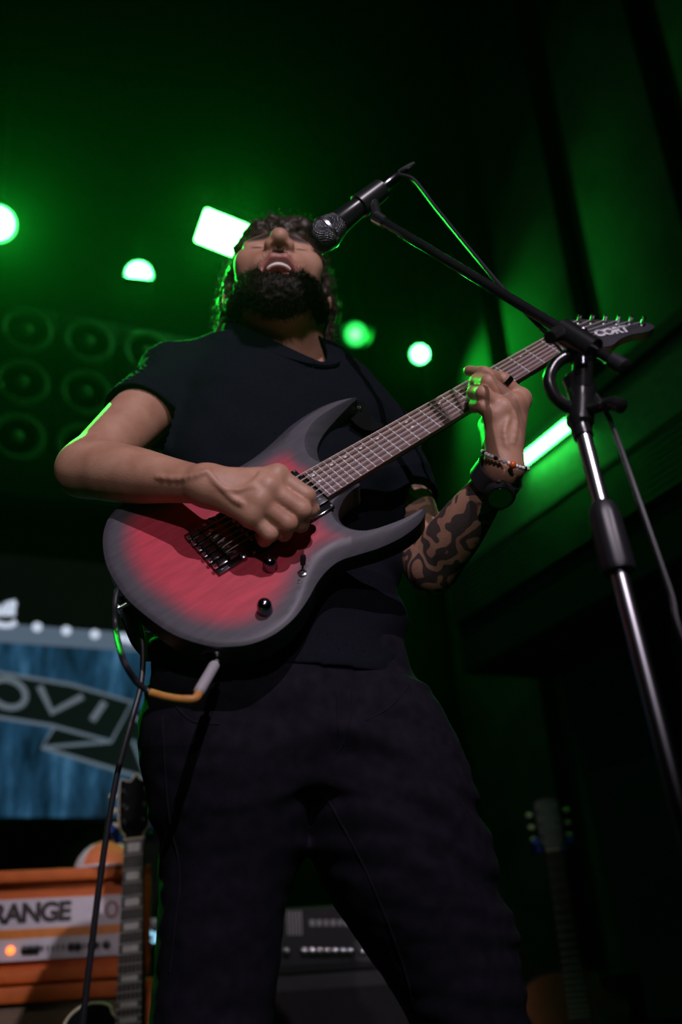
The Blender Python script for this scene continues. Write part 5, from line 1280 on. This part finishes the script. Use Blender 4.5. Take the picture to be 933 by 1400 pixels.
MB().lathe(g0, md, [(0.032, 0.0253), (0.040, 0.0238), (0.050, 0.0205), (0.054, 0.0195)], 32).build('grille_base', gr, mc, True)
MB().lathe(g0, md, [(0.053, 0.0195), (0.056, 0.0185), (0.090, 0.0165), (0.140, 0.0122), (0.150, 0.0118), (0.152, 0.010)], 32).build('handle', 'black_paint', mc, True)
x0 = g0 + md * 0.1
xl = MB().lathe(g0, md, [(0.150, 0.0088), (0.153, 0.0096), (0.185, 0.0094), (0.188, 0.0075), (0.205, 0.005)], 20).build('plug', 'dark_chrome', mc, True)
# clip belongs to the stand
MB().lathe(g0, md, [(0.100, 0.0185), (0.101, 0.0195), (0.150, 0.0165), (0.151, 0.0150)], 24).build('microphone_clip', 'black_plastic', ms, True)
cj = W(515, 293, 1.19)
MB().tube([g0 + md * 0.128 - nrm(np.cross(md, ray(470, 300))) * 0.0, (g0 + md * 0.128) * 0.45 + cj * 0.55, b_clip], [0.009, 0.0085, 0.008], 12).build('clip_pivot', 'black_plastic', ms, True)
MB().cyl(b_clip - bd_ * 0.022, b_clip + bd_ * 0.004, 0.0088, 0.0095, seg=18).build('clip_collar', 'steel', ms, True)
# microphone cable
cps = [g0 + md * 0.198, g0 + md * 0.222, W(545, 237, 1.195), W(566, 246, 1.185), W(596, 284, 1.165), W(640, 338, 1.12), W(690, 397, 1.075), W(742, 450, 1.03), W(772, 482, 1.015), W(800, 520, 1.025), W(826, 558, 0.99), W(846, 605, 0.97), W(876, 690, 0.95), W(916, 805, 0.935), W(960, 930, 0.92)]
cps += [np.array([0.42, 0.90, 0.5]), np.array([0.45, 0.86, 0.15]), np.array([0.50, 0.80, 0.006]), np.array([0.75, 0.78, 0.006]), np.array([1.2, 1.1, 0.006])]
cb = MB().tube(catmull(cps, 8), 0.0032, 10).build('microphone_cable', 'rubber'); tag(cb, 'black microphone cable looping from the microphone down along the stand', 'cable')

# ================================================================ instrument cable
MT['orange_sleeve'] = mat('orange_sleeve', (0.55, 0.24, 0.05), 0.5)
jb = GL(-0.100, -0.137, Z0 - 0.022)
pe = on_ray_at(271, 948, jb, 0.062, True)
ic = thing('instrument_cable', 'black guitar cable with a chrome jack plug and orange sleeve, hanging from the guitar', 'cable', jb)
pd = nrm(pe - jb)
MB().lathe(jb - pd * 0.008, pd, [(0, 0.003), (0.008, 0.003), (0.009, 0.0062), (0.012, 0.0070), (0.060, 0.0070), (0.068, 0.0066), (0.0705, 0.004)], 20).build('jack_plug', 'nickel', ic, True)
e0 = jb + pd * 0.056
tw = jb[1]
sl_ = [e0, W(267, 955, pe[1] - 0.004), W(250, 956, pe[1] - 0.006), W(228, 953, pe[1] - 0.004), W(206, 947, pe[1])]
MB().tube(catmull(sl_, 6), [0.0052] * 12 + [0.0048] * 13, 12).build('sleeve', 'orange_sleeve', ic, True)
y0 = pe[1]; yt = GL(-0.137, 0.012, Z0 - 0.02)[1]
cbp = [W(209, 948, y0), W(200, 943, y0), W(185, 930, y0 - 0.01), W(168, 900, y0 - 0.02), W(158, 860, yt - 0.015), W(157, 825, yt - 0.015), W(162, 804, yt - 0.005), W(172, 805, yt + 0.03), W(184, 830, yt + 0.045), W(195, 880, yt + 0.04), W(193, 935, yt + 0.03), W(180, 985, yt + 0.02), W(160, 1060, yt + 0.02), W(143, 1160, yt + 0.02), W(127, 1280, yt + 0.02), W(113, 1400, yt + 0.02), W(104, 1490, yt + 0.02)]
z_end = cbp[-1]; cbp += [np.array([z_end[0], z_end[1], 0.2]), np.array([z_end[0] + 0.01, z_end[1] - 0.02, 0.02]), np.array([z_end[0] - 0.06, z_end[1] + 0.05, 0.005]), np.array([z_end[0] - 0.4, z_end[1] + 0.5, 0.005])]
MB().tube(catmull(cbp, 8), 0.0038, 10).build('cord', 'rubber', ic, True)
